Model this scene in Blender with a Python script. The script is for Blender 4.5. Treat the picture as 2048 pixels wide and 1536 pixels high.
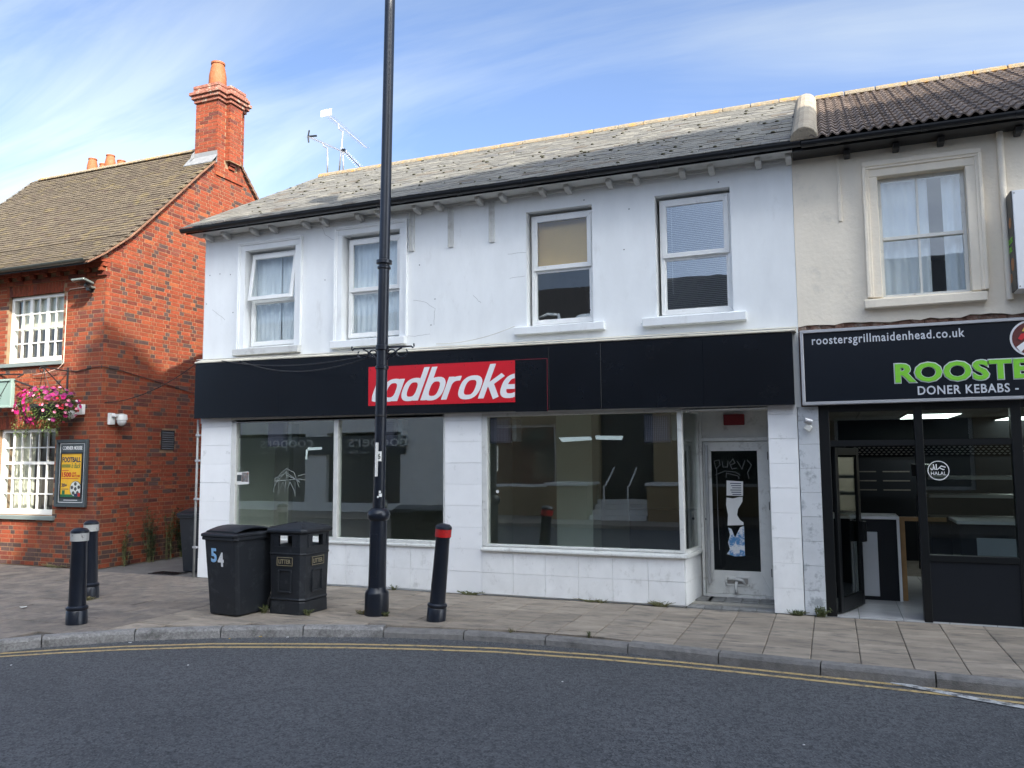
import bpy, bmesh, math, random
from mathutils import Vector, Matrix
S = bpy.context.scene
for o in list(bpy.data.objects): bpy.data.objects.remove(o)
COL = S.collection
R_ = math.radians
rnd = random.Random(7)

# ---------------------------------------------------------------- camera
FPX = 1600.0                                   # focal length in photo pixels (2048 wide)
YAW, PITCH, ROLL = R_(-21.7), R_(5.3), R_(-0.38)
CAM = Vector((9.3168, -10.0, 1.82))
cF = Vector((math.sin(YAW)*math.cos(PITCH), math.cos(YAW)*math.cos(PITCH), math.sin(PITCH)))
r0 = Vector((math.cos(YAW), -math.sin(YAW), 0)); u0 = r0.cross(cF)
cR = r0*math.cos(ROLL) + u0*math.sin(ROLL); cU = -r0*math.sin(ROLL) + u0*math.cos(ROLL)
cd = bpy.data.cameras.new('camera'); cam = bpy.data.objects.new('camera', cd); COL.objects.link(cam)
cd.sensor_width = 36; cd.lens = FPX/2048*36; cd.clip_end = 2000; cd.clip_start = 0.05
M = Matrix((cR, cU, -cF)).transposed().to_4x4(); M.translation = CAM
cam.matrix_world = M; S.camera = cam
S.render.resolution_x, S.render.resolution_y = 1024, 768
def ray(x, y): return cF + cR*((x-1024)/FPX) - cU*((y-768)/FPX)
def onY(x, y, Y): d = ray(x, y); return CAM + d*((Y-CAM.y)/d.y)
def onX(x, y, X): d = ray(x, y); return CAM + d*((X-CAM.x)/d.x)
def onZ(x, y, Z=0.0): d = ray(x, y); return CAM + d*((Z-CAM.z)/d.z)

# ---------------------------------------------------------------- world, sun, exposure
SUNV = Vector((1.2, -1.0, 1.15))               # towards the sun
EL = math.atan2(SUNV.z, math.hypot(SUNV.x, SUNV.y)); AZ = math.atan2(SUNV.x, SUNV.y)
W = bpy.data.worlds.new('World'); S.world = W; W.use_nodes = True
nt = W.node_tree; N = nt.nodes; K = nt.links; N.clear()
out = N.new('ShaderNodeOutputWorld'); bg = N.new('ShaderNodeBackground'); bg.inputs[1].default_value = 0.15
sky = N.new('ShaderNodeTexSky'); sky.sky_type = 'NISHITA'; sky.sun_disc = False
sky.sun_elevation = EL; sky.sun_rotation = AZ; sky.air_density = 0.46; sky.dust_density = 3.4; sky.ozone_density = 0.7
tc = N.new('ShaderNodeTexCoord'); sx = N.new('ShaderNodeSeparateXYZ'); K.new(tc.outputs['Generated'], sx.inputs[0])
zz = N.new('ShaderNodeMath'); zz.operation = 'MAXIMUM'; zz.inputs[1].default_value = 0.0; K.new(sx.outputs[2], zz.inputs[0])
za = N.new('ShaderNodeMath'); za.operation = 'ADD'; za.inputs[1].default_value = 0.22; K.new(zz.outputs[0], za.inputs[0])
dx = N.new('ShaderNodeMath'); dx.operation = 'DIVIDE'; K.new(sx.outputs[0], dx.inputs[0]); K.new(za.outputs[0], dx.inputs[1])
dy = N.new('ShaderNodeMath'); dy.operation = 'DIVIDE'; K.new(sx.outputs[1], dy.inputs[0]); K.new(za.outputs[0], dy.inputs[1])
cb = N.new('ShaderNodeCombineXYZ'); K.new(dx.outputs[0], cb.inputs[0]); K.new(dy.outputs[0], cb.inputs[1])
mp = N.new('ShaderNodeMapping'); mp.inputs['Rotation'].default_value = (0, 0, R_(14)); mp.inputs['Scale'].default_value = (0.5, 2.3, 1)
K.new(cb.outputs[0], mp.inputs[0])
n1 = N.new('ShaderNodeTexNoise'); n1.inputs['Scale'].default_value = 1.3; n1.inputs['Detail'].default_value = 9
n1.inputs['Roughness'].default_value = 0.6; n1.inputs['Distortion'].default_value = 0.7; K.new(mp.outputs[0], n1.inputs['Vector'])
n2 = N.new('ShaderNodeTexNoise'); n2.inputs['Scale'].default_value = 0.7; n2.inputs['Detail'].default_value = 4; K.new(cb.outputs[0], n2.inputs['Vector'])
mm = N.new('ShaderNodeMath'); mm.operation = 'MULTIPLY'; K.new(n1.outputs[0], mm.inputs[0]); K.new(n2.outputs[0], mm.inputs[1])
rp = N.new('ShaderNodeValToRGB'); rp.color_ramp.elements[0].position = 0.2; rp.color_ramp.elements[1].position = 0.36
rp.color_ramp.elements[0].color = (0, 0, 0, 1); rp.color_ramp.elements[1].color = (.55, .55, .55, 1)
K.new(mm.outputs[0], rp.inputs[0])
mix = N.new('ShaderNodeMix'); mix.data_type = 'RGBA'; K.new(rp.outputs[0], mix.inputs['Factor'])
bw = N.new('ShaderNodeRGBToBW'); K.new(sky.outputs[0], bw.inputs[0])          # thin cirrus: whitened, slightly brighter sky
cw = N.new('ShaderNodeVectorMath'); cw.operation = 'SCALE'; cw.inputs[0].default_value = (1.9, 1.98, 2.08); K.new(bw.outputs[0], cw.inputs['Scale'])
K.new(sky.outputs[0], mix.inputs['A']); K.new(cw.outputs[0], mix.inputs['B'])
tint = N.new('ShaderNodeVectorMath'); tint.operation = 'MULTIPLY'; tint.inputs[1].default_value = (.9, .985, 1.03); K.new(mix.outputs['Result'], tint.inputs[0]); K.new(tint.outputs[0], bg.inputs[0]); K.new(bg.outputs[0], out.inputs[0])
sd = bpy.data.lights.new('sun', 'SUN'); sd.energy = 3.1; sd.angle = R_(0.6); sd.color = (1.0, .93, .82)
so = bpy.data.objects.new('sun', sd); COL.objects.link(so)
so.rotation_euler = (-SUNV).to_track_quat('-Z', 'Y').to_euler(); so.location = (30, -30, 40)
S.view_settings.view_transform = 'Standard'; S.view_settings.look = 'None'; S.view_settings.gamma = 1
S.view_settings.exposure = 1.66; S.view_settings.use_curve_mapping = False
S.render.engine = 'CYCLES'
S.cycles.max_bounces = 8; S.cycles.transparent_max_bounces = 12; S.cycles.caustics_reflective = False; S.cycles.caustics_refractive = False

# ---------------------------------------------------------------- materials
MATS = {}
def mat(name, col, rough=.6, var=.12, scale=4, bump=0.0, bscale=60, metal=0, spec=.5, rand=0.0, attr=None,
        dirt=None, dscale=1.5, dlo=.5, dhi=.75, emit=None, estr=0, stretch=None, col2=None, coat=0):
    if name in MATS: return MATS[name]
    m = bpy.data.materials.new(name); m.use_nodes = True; t = m.node_tree; n = t.nodes; k = t.links
    b = n['Principled BSDF']; b.inputs['Roughness'].default_value = rough; b.inputs['Metallic'].default_value = metal
    b.inputs['Specular IOR Level'].default_value = spec
    if coat: b.inputs['Coat Weight'].default_value = coat; b.inputs['Coat Roughness'].default_value = .08
    g = n.new('ShaderNodeNewGeometry'); v = g.outputs['Position']
    if stretch:
        mpn = n.new('ShaderNodeMapping'); mpn.inputs['Scale'].default_value = stretch; k.new(v, mpn.inputs[0]); v = mpn.outputs[0]
    if attr:
        a = n.new('ShaderNodeAttribute'); a.attribute_name = attr; c = a.outputs['Color']
    else:
        a = n.new('ShaderNodeRGB'); a.outputs[0].default_value = (*col, 1); c = a.outputs[0]
    if var > 0:
        no = n.new('ShaderNodeTexNoise'); no.inputs['Scale'].default_value = scale; no.inputs['Detail'].default_value = 6
        no.inputs['Roughness'].default_value = .62; k.new(v, no.inputs['Vector'])
        mr = n.new('ShaderNodeMapRange'); mr.inputs[1].default_value = .25; mr.inputs[2].default_value = .75
        mr.inputs[3].default_value = 1-var; mr.inputs[4].default_value = 1+var; k.new(no.outputs[0], mr.inputs[0])
        if col2:
            x2 = n.new('ShaderNodeMix'); x2.data_type = 'RGBA'; mr.inputs[3].default_value = 0; mr.inputs[4].default_value = 1
            k.new(mr.outputs[0], x2.inputs['Factor']); k.new(c, x2.inputs['A']); x2.inputs['B'].default_value = (*col2, 1); c = x2.outputs['Result']
        else:
            x2 = n.new('ShaderNodeVectorMath'); x2.operation = 'SCALE'; k.new(c, x2.inputs[0]); k.new(mr.outputs[0], x2.inputs['Scale']); c = x2.outputs[0]
    if rand:
        oi = n.new('ShaderNodeObjectInfo'); r2 = n.new('ShaderNodeMapRange'); r2.inputs[3].default_value = 1-rand; r2.inputs[4].default_value = 1+rand
        k.new(oi.outputs['Random'], r2.inputs[0]); x3 = n.new('ShaderNodeVectorMath'); x3.operation = 'SCALE'
        k.new(c, x3.inputs[0]); k.new(r2.outputs[0], x3.inputs['Scale']); c = x3.outputs[0]
    if dirt:
        nd = n.new('ShaderNodeTexNoise'); nd.inputs['Scale'].default_value = dscale; nd.inputs['Detail'].default_value = 8
        nd.inputs['Roughness'].default_value = .7; k.new(v, nd.inputs['Vector'])
        md = n.new('ShaderNodeMapRange'); md.inputs[1].default_value = dlo; md.inputs[2].default_value = dhi; k.new(nd.outputs[0], md.inputs[0])
        x4 = n.new('ShaderNodeMix'); x4.data_type = 'RGBA'; k.new(md.outputs[0], x4.inputs['Factor']); k.new(c, x4.inputs['A'])
        x4.inputs['B'].default_value = (*dirt, 1); c = x4.outputs['Result']
    k.new(c, b.inputs['Base Color'])
    if bump:
        nb = n.new('ShaderNodeTexNoise'); nb.inputs['Scale'].default_value = bscale; nb.inputs['Detail'].default_value = 5; k.new(g.outputs['Position'], nb.inputs['Vector'])
        bu = n.new('ShaderNodeBump'); bu.inputs['Strength'].default_value = min(1, bump*4); bu.inputs['Distance'].default_value = .012
        k.new(nb.outputs[0], bu.inputs['Height']); k.new(bu.outputs[0], b.inputs['Normal'])
    if emit: b.inputs['Emission Color'].default_value = (*emit, 1); b.inputs['Emission Strength'].default_value = estr
    MATS[name] = m; return m
def grainy(name, a, b, c, fine, mid, patch, rough, bump, crack=0):
    m = bpy.data.materials.new(name); m.use_nodes = True; t = m.node_tree; n = t.nodes; k = t.links; p = n['Principled BSDF']; p.inputs['Roughness'].default_value = rough
    g = n.new('ShaderNodeNewGeometry'); last = None
    def noise(sc, det=3, ro=.6):
        q = n.new('ShaderNodeTexNoise'); q.inputs['Scale'].default_value = sc; q.inputs['Detail'].default_value = det; q.inputs['Roughness'].default_value = ro; k.new(g.outputs['Position'], q.inputs['Vector']); return q.outputs[0]
    def ramp(src, lo, hi):
        q = n.new('ShaderNodeMapRange'); q.inputs[1].default_value = lo; q.inputs[2].default_value = hi; k.new(src, q.inputs[0]); return q.outputs[0]
    def mixc(f, A, Bc):
        q = n.new('ShaderNodeMix'); q.data_type = 'RGBA'; k.new(f, q.inputs['Factor'])
        for s_, v_ in (('A', A), ('B', Bc)):
            if isinstance(v_, tuple): q.inputs[s_].default_value = (*v_, 1)
            else: k.new(v_, q.inputs[s_])
        return q.outputs['Result']
    vo = n.new('ShaderNodeTexVoronoi'); vo.inputs['Scale'].default_value = fine; k.new(g.outputs['Position'], vo.inputs['Vector'])
    col = mixc(ramp(noise(patch, 6, .7), .35, .68), a, b)                       # broad wear
    col = mixc(ramp(noise(mid, 2), .44, .66), col, tuple(x*.72 for x in a))
    sv = n.new('ShaderNodeSeparateColor'); k.new(vo.outputs['Color'], sv.inputs[0])
    col = mixc(ramp(sv.outputs[0], .62, 1.0), col, c)                            # stone chips
    col = mixc(ramp(sv.outputs[1], .7, 1.0), col, tuple(x*.45 for x in a))
    k.new(col, p.inputs['Base Color'])
    bu = n.new('ShaderNodeBump'); bu.inputs['Strength'].default_value = bump; bu.inputs['Distance'].default_value = .01; k.new(vo.outputs['Distance'], bu.inputs['Height']); k.new(bu.outputs[0], p.inputs['Normal'])
    MATS[name] = m; return m
def glass(name, tint=(.86, .93, .89), f0=.05, wob=0.0):
    if name in MATS: return MATS[name]
    m = bpy.data.materials.new(name); m.use_nodes = True; t = m.node_tree; n = t.nodes; k = t.links; n.clear()
    o = n.new('ShaderNodeOutputMaterial'); tr = n.new('ShaderNodeBsdfTransparent'); tr.inputs[0].default_value = (*tint, 1)
    gl = n.new('ShaderNodeBsdfGlossy'); gl.inputs['Roughness'].default_value = 0.0; gl.inputs[0].default_value = (.95, .97, .96, 1)
    lw = n.new('ShaderNodeLayerWeight'); pw_ = n.new('ShaderNodeMath'); pw_.operation = 'POWER'; pw_.inputs[1].default_value = 5.0   # Schlick reflectance, same from both sides
    lw.inputs[0].default_value = .5; k.new(lw.outputs['Facing'], pw_.inputs[0]); fr = n.new('ShaderNodeMapRange'); fr.inputs[3].default_value = f0; fr.inputs[4].default_value = 1.0
    k.new(pw_.outputs[0], fr.inputs[0]); mx = n.new('ShaderNodeMixShader')
    if wob:
        g = n.new('ShaderNodeNewGeometry'); nb = n.new('ShaderNodeTexNoise'); nb.inputs['Scale'].default_value = 2.2; k.new(g.outputs['Position'], nb.inputs['Vector'])
        bu = n.new('ShaderNodeBump'); bu.inputs['Strength'].default_value = wob; bu.inputs['Distance'].default_value = .02
        k.new(nb.outputs[0], bu.inputs['Height']); k.new(bu.outputs[0], gl.inputs['Normal'])
    k.new(fr.outputs[0], mx.inputs[0]); k.new(tr.outputs[0], mx.inputs[1]); k.new(gl.outputs[0], mx.inputs[2]); k.new(mx.outputs[0], o.inputs[0])
    MATS[name] = m; return m

# ---------------------------------------------------------------- mesh helpers
class MB:
    def __init__(s): s.v = []; s.f = []; s.c = []
    def add(s, vs, fs, col=None):
        b = len(s.v); s.v += [Vector(v) for v in vs]; s.f += [tuple(i+b for i in f) for f in fs]; s.c += [col]*len(fs); return s
    def box(s, x0, x1, y0, y1, z0, z1, col=None, T=None):
        vs = [(x, y, z) for z in (z0, z1) for y in (y0, y1) for x in (x0, x1)]
        if T: vs = [T @ Vector(v) for v in vs]
        return s.add(vs, [(0, 2, 3, 1), (4, 5, 7, 6), (0, 1, 5, 4), (2, 6, 7, 3), (0, 4, 6, 2), (1, 3, 7, 5)], col)
    def prism(s, poly, d, col=None):      # poly: 3D points of one face, d: extrusion vector
        n = len(poly); p = [Vector(q) for q in poly]; d = Vector(d)
        return s.add(p+[q+d for q in p], [tuple(range(n)), tuple(range(2*n-1, n-1, -1))]+[(i, i+n, (i+1) % n+n, (i+1) % n) for i in range(n)], col)
    def tube(s, pts, r, n=8, cap=True, col=None):
        pts = [Vector(p) for p in pts]; rs = r if isinstance(r, (list, tuple)) else [r]*len(pts); vs = []; fs = []
        up = Vector((0, 0, 1))
        for i, p in enumerate(pts):
            d = (pts[min(i+1, len(pts)-1)]-pts[max(i-1, 0)]).normalized()
            a = d.cross(up if abs(d.z) < .95 else Vector((1, 0, 0))).normalized(); b = d.cross(a)
            for j in range(n):
                t = 2*math.pi*j/n; vs.append(p+(a*math.cos(t)+b*math.sin(t))*rs[i])
        for i in range(len(pts)-1):
            for j in range(n): fs.append((i*n+j, i*n+(j+1) % n, (i+1)*n+(j+1) % n, (i+1)*n+j))
        if cap: fs += [tuple(range(n)), tuple(range(len(pts)*n-1, (len(pts)-1)*n-1, -1))]
        return s.add(vs, fs, col)
    def lathe(s, prof, c=(0, 0, 0), n=20, ang=0, T=None, sq=1.0):
        c = Vector(c); vs = []; fs = []
        for r, z in prof:
            for j in range(n):
                t = 2*math.pi*j/n+ang; v = Vector((r*math.cos(t), r*math.sin(t), z)); vs.append((T @ v if T else v)+c)
        for i in range(len(prof)-1):
            for j in range(n): fs.append((i*n+j, i*n+(j+1) % n, (i+1)*n+(j+1) % n, (i+1)*n+j))
        fs += [tuple(range(n-1, -1, -1)), tuple(range((len(prof)-1)*n, len(prof)*n))]
        return s.add(vs, fs)
    def mesh(s, name, off=(0, 0, 0)):
        me = bpy.data.meshes.new(name); o = Vector(off)
        me.from_pydata([tuple(v-o) for v in s.v], [], s.f); me.update()
        if any(c is not None for c in s.c):
            ca = me.color_attributes.new('bcol', 'FLOAT_COLOR', 'CORNER'); i = 0; dat = []
            for p, c in zip(me.polygons, s.c): dat += list((*(c or (.3, .1, .05)), 1))*p.loop_total
            ca.data.foreach_set('color', dat)
        bm = bmesh.new(); bm.from_mesh(me); bmesh.ops.recalc_face_normals(bm, faces=bm.faces); bm.to_mesh(me); bm.free()
        return me
OFF = {}
def props(o, label=None, cat=None, group=None, kind=None):
    for k_, v_ in (('label', label), ('category', cat), ('group', group), ('kind', kind)):
        if v_: o[k_] = v_
    return o
def thing(name, label, cat, loc=(0, 0, 0), rot=None, group=None, local=False):
    o = bpy.data.objects.new(name, None); COL.objects.link(o); o.location = loc; o.empty_display_size = .2
    if rot: o.rotation_euler = rot
    OFF[o.name] = Vector((0, 0, 0)) if (local or rot) else Vector(loc)
    return props(o, label, cat, group)
def link(name, me, m, parent=None, loc=None, rot=None, **kw):
    o = bpy.data.objects.new(name, me); COL.objects.link(o)
    if m and not me.materials: me.materials.append(m)
    if parent: o.parent = parent
    if loc is not None: o.location = loc
    if rot is not None: o.rotation_euler = rot
    return props(o, **kw)
def part(name, mb, m, parent=None, smooth=False, bevel=0, seg=1, **kw):
    off = OFF.get(parent.name, Vector((0, 0, 0))) if parent else Vector((0, 0, 0))
    o = link(name, mb.mesh(name, off), m, parent, **kw)
    OFF[o.name] = off
    if smooth: o.data.shade_smooth()
    if smooth == 'auto':
        me = o.data; me.set_sharp_from_angle(angle=R_(38))
    if bevel:
        b = o.modifiers.new('bevel', 'BEVEL'); b.width = bevel; b.segments = seg; b.limit_method = 'ANGLE'; b.angle_limit = R_(40)
    return o
def solo(name, mb, m, label, cat, group=None, **kw):         # a thing that is one mesh, origin at its base centre
    c = sum(mb.v, Vector())/len(mb.v); c.z = min(v.z for v in mb.v)
    sm = kw.pop('smooth', False); bv = kw.pop('bevel', 0)
    o = link(name, mb.mesh(name, c), m, None, loc=c, label=label, cat=cat, group=group, **kw); OFF[o.name] = c
    if sm:
        o.data.shade_smooth()
        if sm == 'auto': o.data.set_sharp_from_angle(angle=R_(38))
    if bv:
        b = o.modifiers.new('bevel', 'BEVEL'); b.width = bv; b.segments = 2; b.limit_method = 'ANGLE'; b.angle_limit = R_(40)
    return o
def box(*a): return MB().box(*a)
def wall_holes(x0, x1, z0, z1, holes, y0, y1):              # a wall in the XZ plane with real openings
    xs = sorted({x0, x1, *[h[0] for h in holes], *[h[1] for h in holes]}); zs = sorted({z0, z1, *[h[2] for h in holes], *[h[3] for h in holes]})
    xs = [x for x in xs if x0 <= x <= x1]; zs = [z for z in zs if z0 <= z <= z1]
    def solid(i, j):
        if i < 0 or j < 0 or i >= len(xs)-1 or j >= len(zs)-1: return False
        cx, cz = (xs[i]+xs[i+1])/2, (zs[j]+zs[j+1])/2
        return not any(h[0] < cx < h[1] and h[2] < cz < h[3] for h in holes)
    mb = MB()
    for i in range(len(xs)-1):
        for j in range(len(zs)-1):
            if not solid(i, j): continue
            a, b, c, d = xs[i], xs[i+1], zs[j], zs[j+1]
            mb.add([(a, y0, c), (b, y0, c), (b, y0, d), (a, y0, d)], [(0, 1, 2, 3)]); mb.add([(a, y1, c), (b, y1, c), (b, y1, d), (a, y1, d)], [(3, 2, 1, 0)])
            if not solid(i-1, j): mb.add([(a, y0, c), (a, y1, c), (a, y1, d), (a, y0, d)], [(3, 2, 1, 0)])
            if not solid(i+1, j): mb.add([(b, y0, c), (b, y1, c), (b, y1, d), (b, y0, d)], [(0, 1, 2, 3)])
            if not solid(i, j-1): mb.add([(a, y0, c), (b, y0, c), (b, y1, c), (a, y1, c)], [(3, 2, 1, 0)])
            if not solid(i, j+1): mb.add([(a, y0, d), (b, y0, d), (b, y1, d), (a, y1, d)], [(0, 1, 2, 3)])
    return mb
def ring(x0, x1, z0, z1, w, y0, y1):                          # a picture-frame of four mitred bars
    mb = MB(); wl, wr, wb, wt = (w if isinstance(w, tuple) else (w,)*4)
    o = [(x0, z0), (x1, z0), (x1, z1), (x0, z1)]; i = [(x0+wl, z0+wb), (x1-wr, z0+wb), (x1-wr, z1-wt), (x0+wl, z1-wt)]
    for a in range(4):
        b = (a+1) % 4
        mb.prism([(o[a][0], y0, o[a][1]), (o[b][0], y0, o[b][1]), (i[b][0], y0, i[b][1]), (i[a][0], y0, i[a][1])], (0, y1-y0, 0))
    return mb
def text_mesh(body, bold=0.0, shear=0.0, ext=.004, res=3, spacing=1.0):
    cu = bpy.data.curves.new('lettering', 'FONT'); cu.body = body; cu.size = 1; cu.offset = bold; cu.shear = shear; cu.extrude = ext; cu.resolution_u = res
    cu.space_character = spacing
    o = bpy.data.objects.new('lettering', cu); COL.objects.link(o)
    dg = bpy.context.evaluated_depsgraph_get(); me = bpy.data.meshes.new_from_object(o.evaluated_get(dg)); bpy.data.objects.remove(o); bpy.data.curves.remove(cu)
    return me
def text(name, body, m, parent, x0, x1, z0, z1, y, bold=0.0, shear=0.0, depth=.004, face='-Y', spacing=1.0, clipx=None, **kw):
    """lettering fitted into the rectangle x0..x1, z0..z1 of a face; face '-Y' (x,z) or '+X' (x means Y there)"""
    me = text_mesh(body, bold, shear, .01, spacing=spacing)
    xs = [v.co.x for v in me.vertices]; ys = [v.co.y for v in me.vertices]
    ax, ay, bx, by = min(xs), min(ys), max(xs), max(ys); off = OFF.get(parent.name, Vector((0, 0, 0))) if parent else Vector((0, 0, 0))
    for v in me.vertices:
        u = x0+(v.co.x-ax)/(bx-ax)*(x1-x0); w = z0+(v.co.y-ay)/(by-ay)*(z1-z0); d = -depth*(.5+v.co.z/.02)
        p = Vector((u, y+d, w)) if face == '-Y' else (Vector((y-d, u, w)) if face == '+X' else (Vector((y+d, -u, w)) if face == '-X' else Vector((-u, y-d, w))))
        v.co = p-off
    me.update()
    return link(name, me, m, parent, **kw)

# ================================================================ ground, road, kerb, pavement
m_road = grainy('asphalt', (.064, .067, .072), (.112, .115, .121), (.118, .121, .127), 85, 24, .3, .85, .4)
m_slab = mat('paving_concrete', (.3, .252, .2), .85, .3, 2.6, .12, 90, rand=.14, dirt=(.11, .1, .09), dscale=3.4, dlo=.5, dhi=.72, stretch=(.8, 2.2, 1))
m_slab2 = mat('old_paving', (.225, .188, .155), .88, .3, 3.5, .2, 60, rand=.1, dirt=(.095, .088, .082), dscale=3.2, dlo=.45, dhi=.7)
m_joint = mat('pavement_bed', (.1, .09, .078), .95, .3, 9, .2, 80)
m_granite = mat('granite_kerb', (.27, .26, .25), .8, .4, 42, .3, 70, rand=.08, dirt=(.12, .115, .11), dscale=6, dlo=.5, dhi=.66)
m_concrete = mat('concrete_kerb', (.2, .19, .18), .85, .25, 14, .2, 80, rand=.08, dirt=(.1, .095, .09), dscale=3)
m_yellow = mat('yellow_paint', (.5, .36, .16), .7, .2, 30, .1, 80, dirt=(.1, .095, .085), dscale=16, dlo=.5, dhi=.68)
m_whitep = mat('white_road_paint', (.5, .5, .49), .7, .2, 30, 0, 80, dirt=(.1, .1, .1), dscale=14, dlo=.48, dhi=.62)
m_tarmac = mat('alley_tarmac', (.11, .102, .095), .9, .3, 3, .2, 60)

KP = [(-14, -34), (-4.5, -14), (-.6, -7.6), (.75, -5.1), (1.36, -4.2), (1.95, -3.56), (2.6, -3.13), (3.36, -2.78), (4.2, -2.42), (5.16, -2.16), (6.0, -2.05), (6.9, -2.02),
      (7.8, -2.12), (8.63, -2.22), (9.49, -2.30), (10.31, -2.36), (11.2, -2.42), (13, -2.6), (40, -5)]
def ky(x):
    for a, b in zip(KP, KP[1:]):
        if a[0] <= x <= b[0]: t = (x-a[0])/(b[0]-a[0]); return a[1]+(b[1]-a[1])*t
    return KP[0][1] if x < KP[0][0] else KP[-1][1]
def sheet(pts, z): return MB().add([(p[0], p[1], z) for p in pts], [tuple(range(len(pts)))])
def strip(a, b, z):
    mb = MB()
    for i in range(len(a)-1): mb.add([(*a[i], z), (*a[i+1], z), (*b[i+1], z), (*b[i], z)], [(0, 1, 2, 3)])
    return mb
part('road', sheet([(-300, -300), (300, -300), (300, 300), (-300, 300)], -.1), m_road, kind='structure')
kin = [(x, y+.1) for x, y in KP]
pav = part('pavement', strip(kin, [(x, 40) for x, y in KP], -.022), m_joint, kind='structure')
# kerb stones, one by one along the line
kerb = part('kerb', strip([(x, y+.02) for x, y in KP], [(x, y+.13) for x, y in KP], -.09), m_concrete, kind='structure')
def walk(P, step, x0, x1):
    pts = []; acc = 0; cur = None
    fine = []
    for a, b in zip(P, P[1:]):
        for i in range(40): fine.append((a[0]+(b[0]-a[0])*i/40, a[1]+(b[1]-a[1])*i/40))
    fine = [p for p in fine if x0 <= p[0] <= x1]; pts.append(fine[0])
    for p, q in zip(fine, fine[1:]):
        acc += math.hypot(q[0]-p[0], q[1]-p[1])
        if acc >= step: pts.append(q); acc = 0
    return pts
ks = walk(KP, .88, -1.2, 13)
for i, (a, b) in enumerate(zip(ks, ks[1:])):
    d = Vector((b[0]-a[0], b[1]-a[1], 0)); Ln = d.length; ang = math.atan2(d.y, d.x)
    gran = (a[0]+b[0])/2 < 5.0
    mb = MB(); w = .13; top = .006 if gran else (.0 if a[0] > 7.2 else -.018)
    nseg = 7 if gran else 4
    for j in range(nseg):                             # slightly uneven arris
        u0_, u1_ = .006+(Ln-.012)*j/nseg, .006+(Ln-.012)*(j+1)/nseg
    prof = []
    for j in range(nseg+1):
        u = .006+(Ln-.012)*j/nseg; e = rnd.uniform(-.006, .006) if gran else rnd.uniform(-.003, .003)
        prof.append([(u, -.012+e, -.13), (u, -.004+e, top-.03+e), (u, .016+e, top+e*.5), (u, w, top), (u, w, -.13)])
    vs = [v for p in prof for v in p]; fs = [(i2*5+k2, (i2+1)*5+k2, (i2+1)*5+(k2+1) % 5, i2*5+(k2+1) % 5) for i2 in range(nseg) for k2 in range(5)]
    fs += [(0, 1, 2, 3, 4), tuple(nseg*5+q for q in (4, 3, 2, 1, 0))]
    mb.add(vs, fs)
    link('kerb_stone', mb.mesh('kerb_stone'), m_granite if gran else m_concrete, kerb, loc=(a[0], a[1], 0), rot=(0, 0, ang))
# paving slabs
full = {}
def slab(x0, x1, y0, y1, m, key):
    k0, k1 = ky(x0)+.135, ky(x1)+.135
    if y1 <= max(k0, k1)+.03: return
    a, b = max(y0, k0), max(y0, k1); g = .003
    q = [(x0+g, a+g), (x1-g, b+g), (x1-g, y1-g), (x0+g, y1-g)]; cx = (x0+x1)/2; cy_ = (y0+y1)/2
    clip = a > y0 or b > y0
    if clip or key not in full:
        mb = MB(); e = .006
        lo = [(p[0]-cx, p[1]-cy_, -.03) for p in q]; mid = [(p[0]-cx, p[1]-cy_, -.005) for p in q]
        hi = [(p[0]-cx+(e if p[0] < cx else -e), p[1]-cy_+(e if p[1] < cy_ else -e), 0) for p in q]
        mb.add(lo+mid+hi, [(8, 9, 10, 11)]+[(i, (i+1) % 4, (i+1) % 4+4, i+4) for i in range(4)]+[(i+4, (i+1) % 4+4, (i+1) % 4+8, i+8) for i in range(4)])
        me = mb.mesh('paving_slab'); me.materials.append(m)
        if not clip: full[key] = me
    else: me = full[key]
    link('paving_slab', me, None, pav, loc=(cx, cy_, rnd.uniform(-.004, .002)), rot=(rnd.uniform(-.006, .006), rnd.uniform(-.006, .006), 0))
s = .42
x = 1.92
while x < 12.6:
    r = 0
    for j in range(10):
        y1 = -.02-j*s; slab(x, x+s, y1-s, y1, m_slab, 'a')
    x += s
x = 1.92; row = 0
for j in range(12):
    w = .62; y1 = (.1 if j == 0 else -.28-(j-1)*.38); y0 = -.28-j*.38
    for i in range(14):
        xb = 1.92-i*w-(w/2 if j % 2 else 0)
        if j % 2 and i == 0: slab(1.92-w/2, 1.92, y0, y1 if j else -.02, m_slab2, ('h', j > 0))
        x0, x1 = xb-w, xb
        if x1 < -5.6 or onZ(0, 1400).x > 99: break
        if x1 > -2.3 and j == 0: slab(x0, x1, y0, -.02, m_slab2, 'c0')
        else: slab(x0, x1, y0, y1, m_slab2, ('c', j == 0))
part('alley', sheet([(-2.28, -.02), (0, -.02), (0, 12), (-2.28, 12)], -.004), m_tarmac, kind='structure')
# road markings
Y1 = [(-3.2, -12), (-.1, -7.0), (.75, -5.35), (1.45, -4.28), (1.9, -3.93), (2.43, -3.58), (3.19, -3.18), (3.9, -2.92), (4.59, -2.69), (5.3, -2.5), (6.1, -2.33), (7.14, -2.25), (7.9, -2.25), (8.55, -2.28), (9.38, -2.34), (10.13, -2.40), (10.66, -2.44), (13, -2.65)]
def norm_off(P, d):
    o_ = []
    for i, p in enumerate(P):
        a = P[max(0, i-1)]; b = P[min(len(P)-1, i+1)]; l = math.hypot(b[0]-a[0], b[1]-a[1]); o_.append((p[0]+(b[1]-a[1])/l*d, p[1]-(b[0]-a[0])/l*d))
    return o_
part('yellow_line', strip(norm_off(Y1, -.03), norm_off(Y1, .03), -.096), m_yellow, kind='structure')
part('yellow_line', strip(norm_off(Y1, .12), norm_off(Y1, .18), -.096), m_yellow, kind='structure')
WL = [(9.5, -2.2), (10.28, -2.59), (10.6, -2.71), (13.5, -3.7)]
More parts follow.
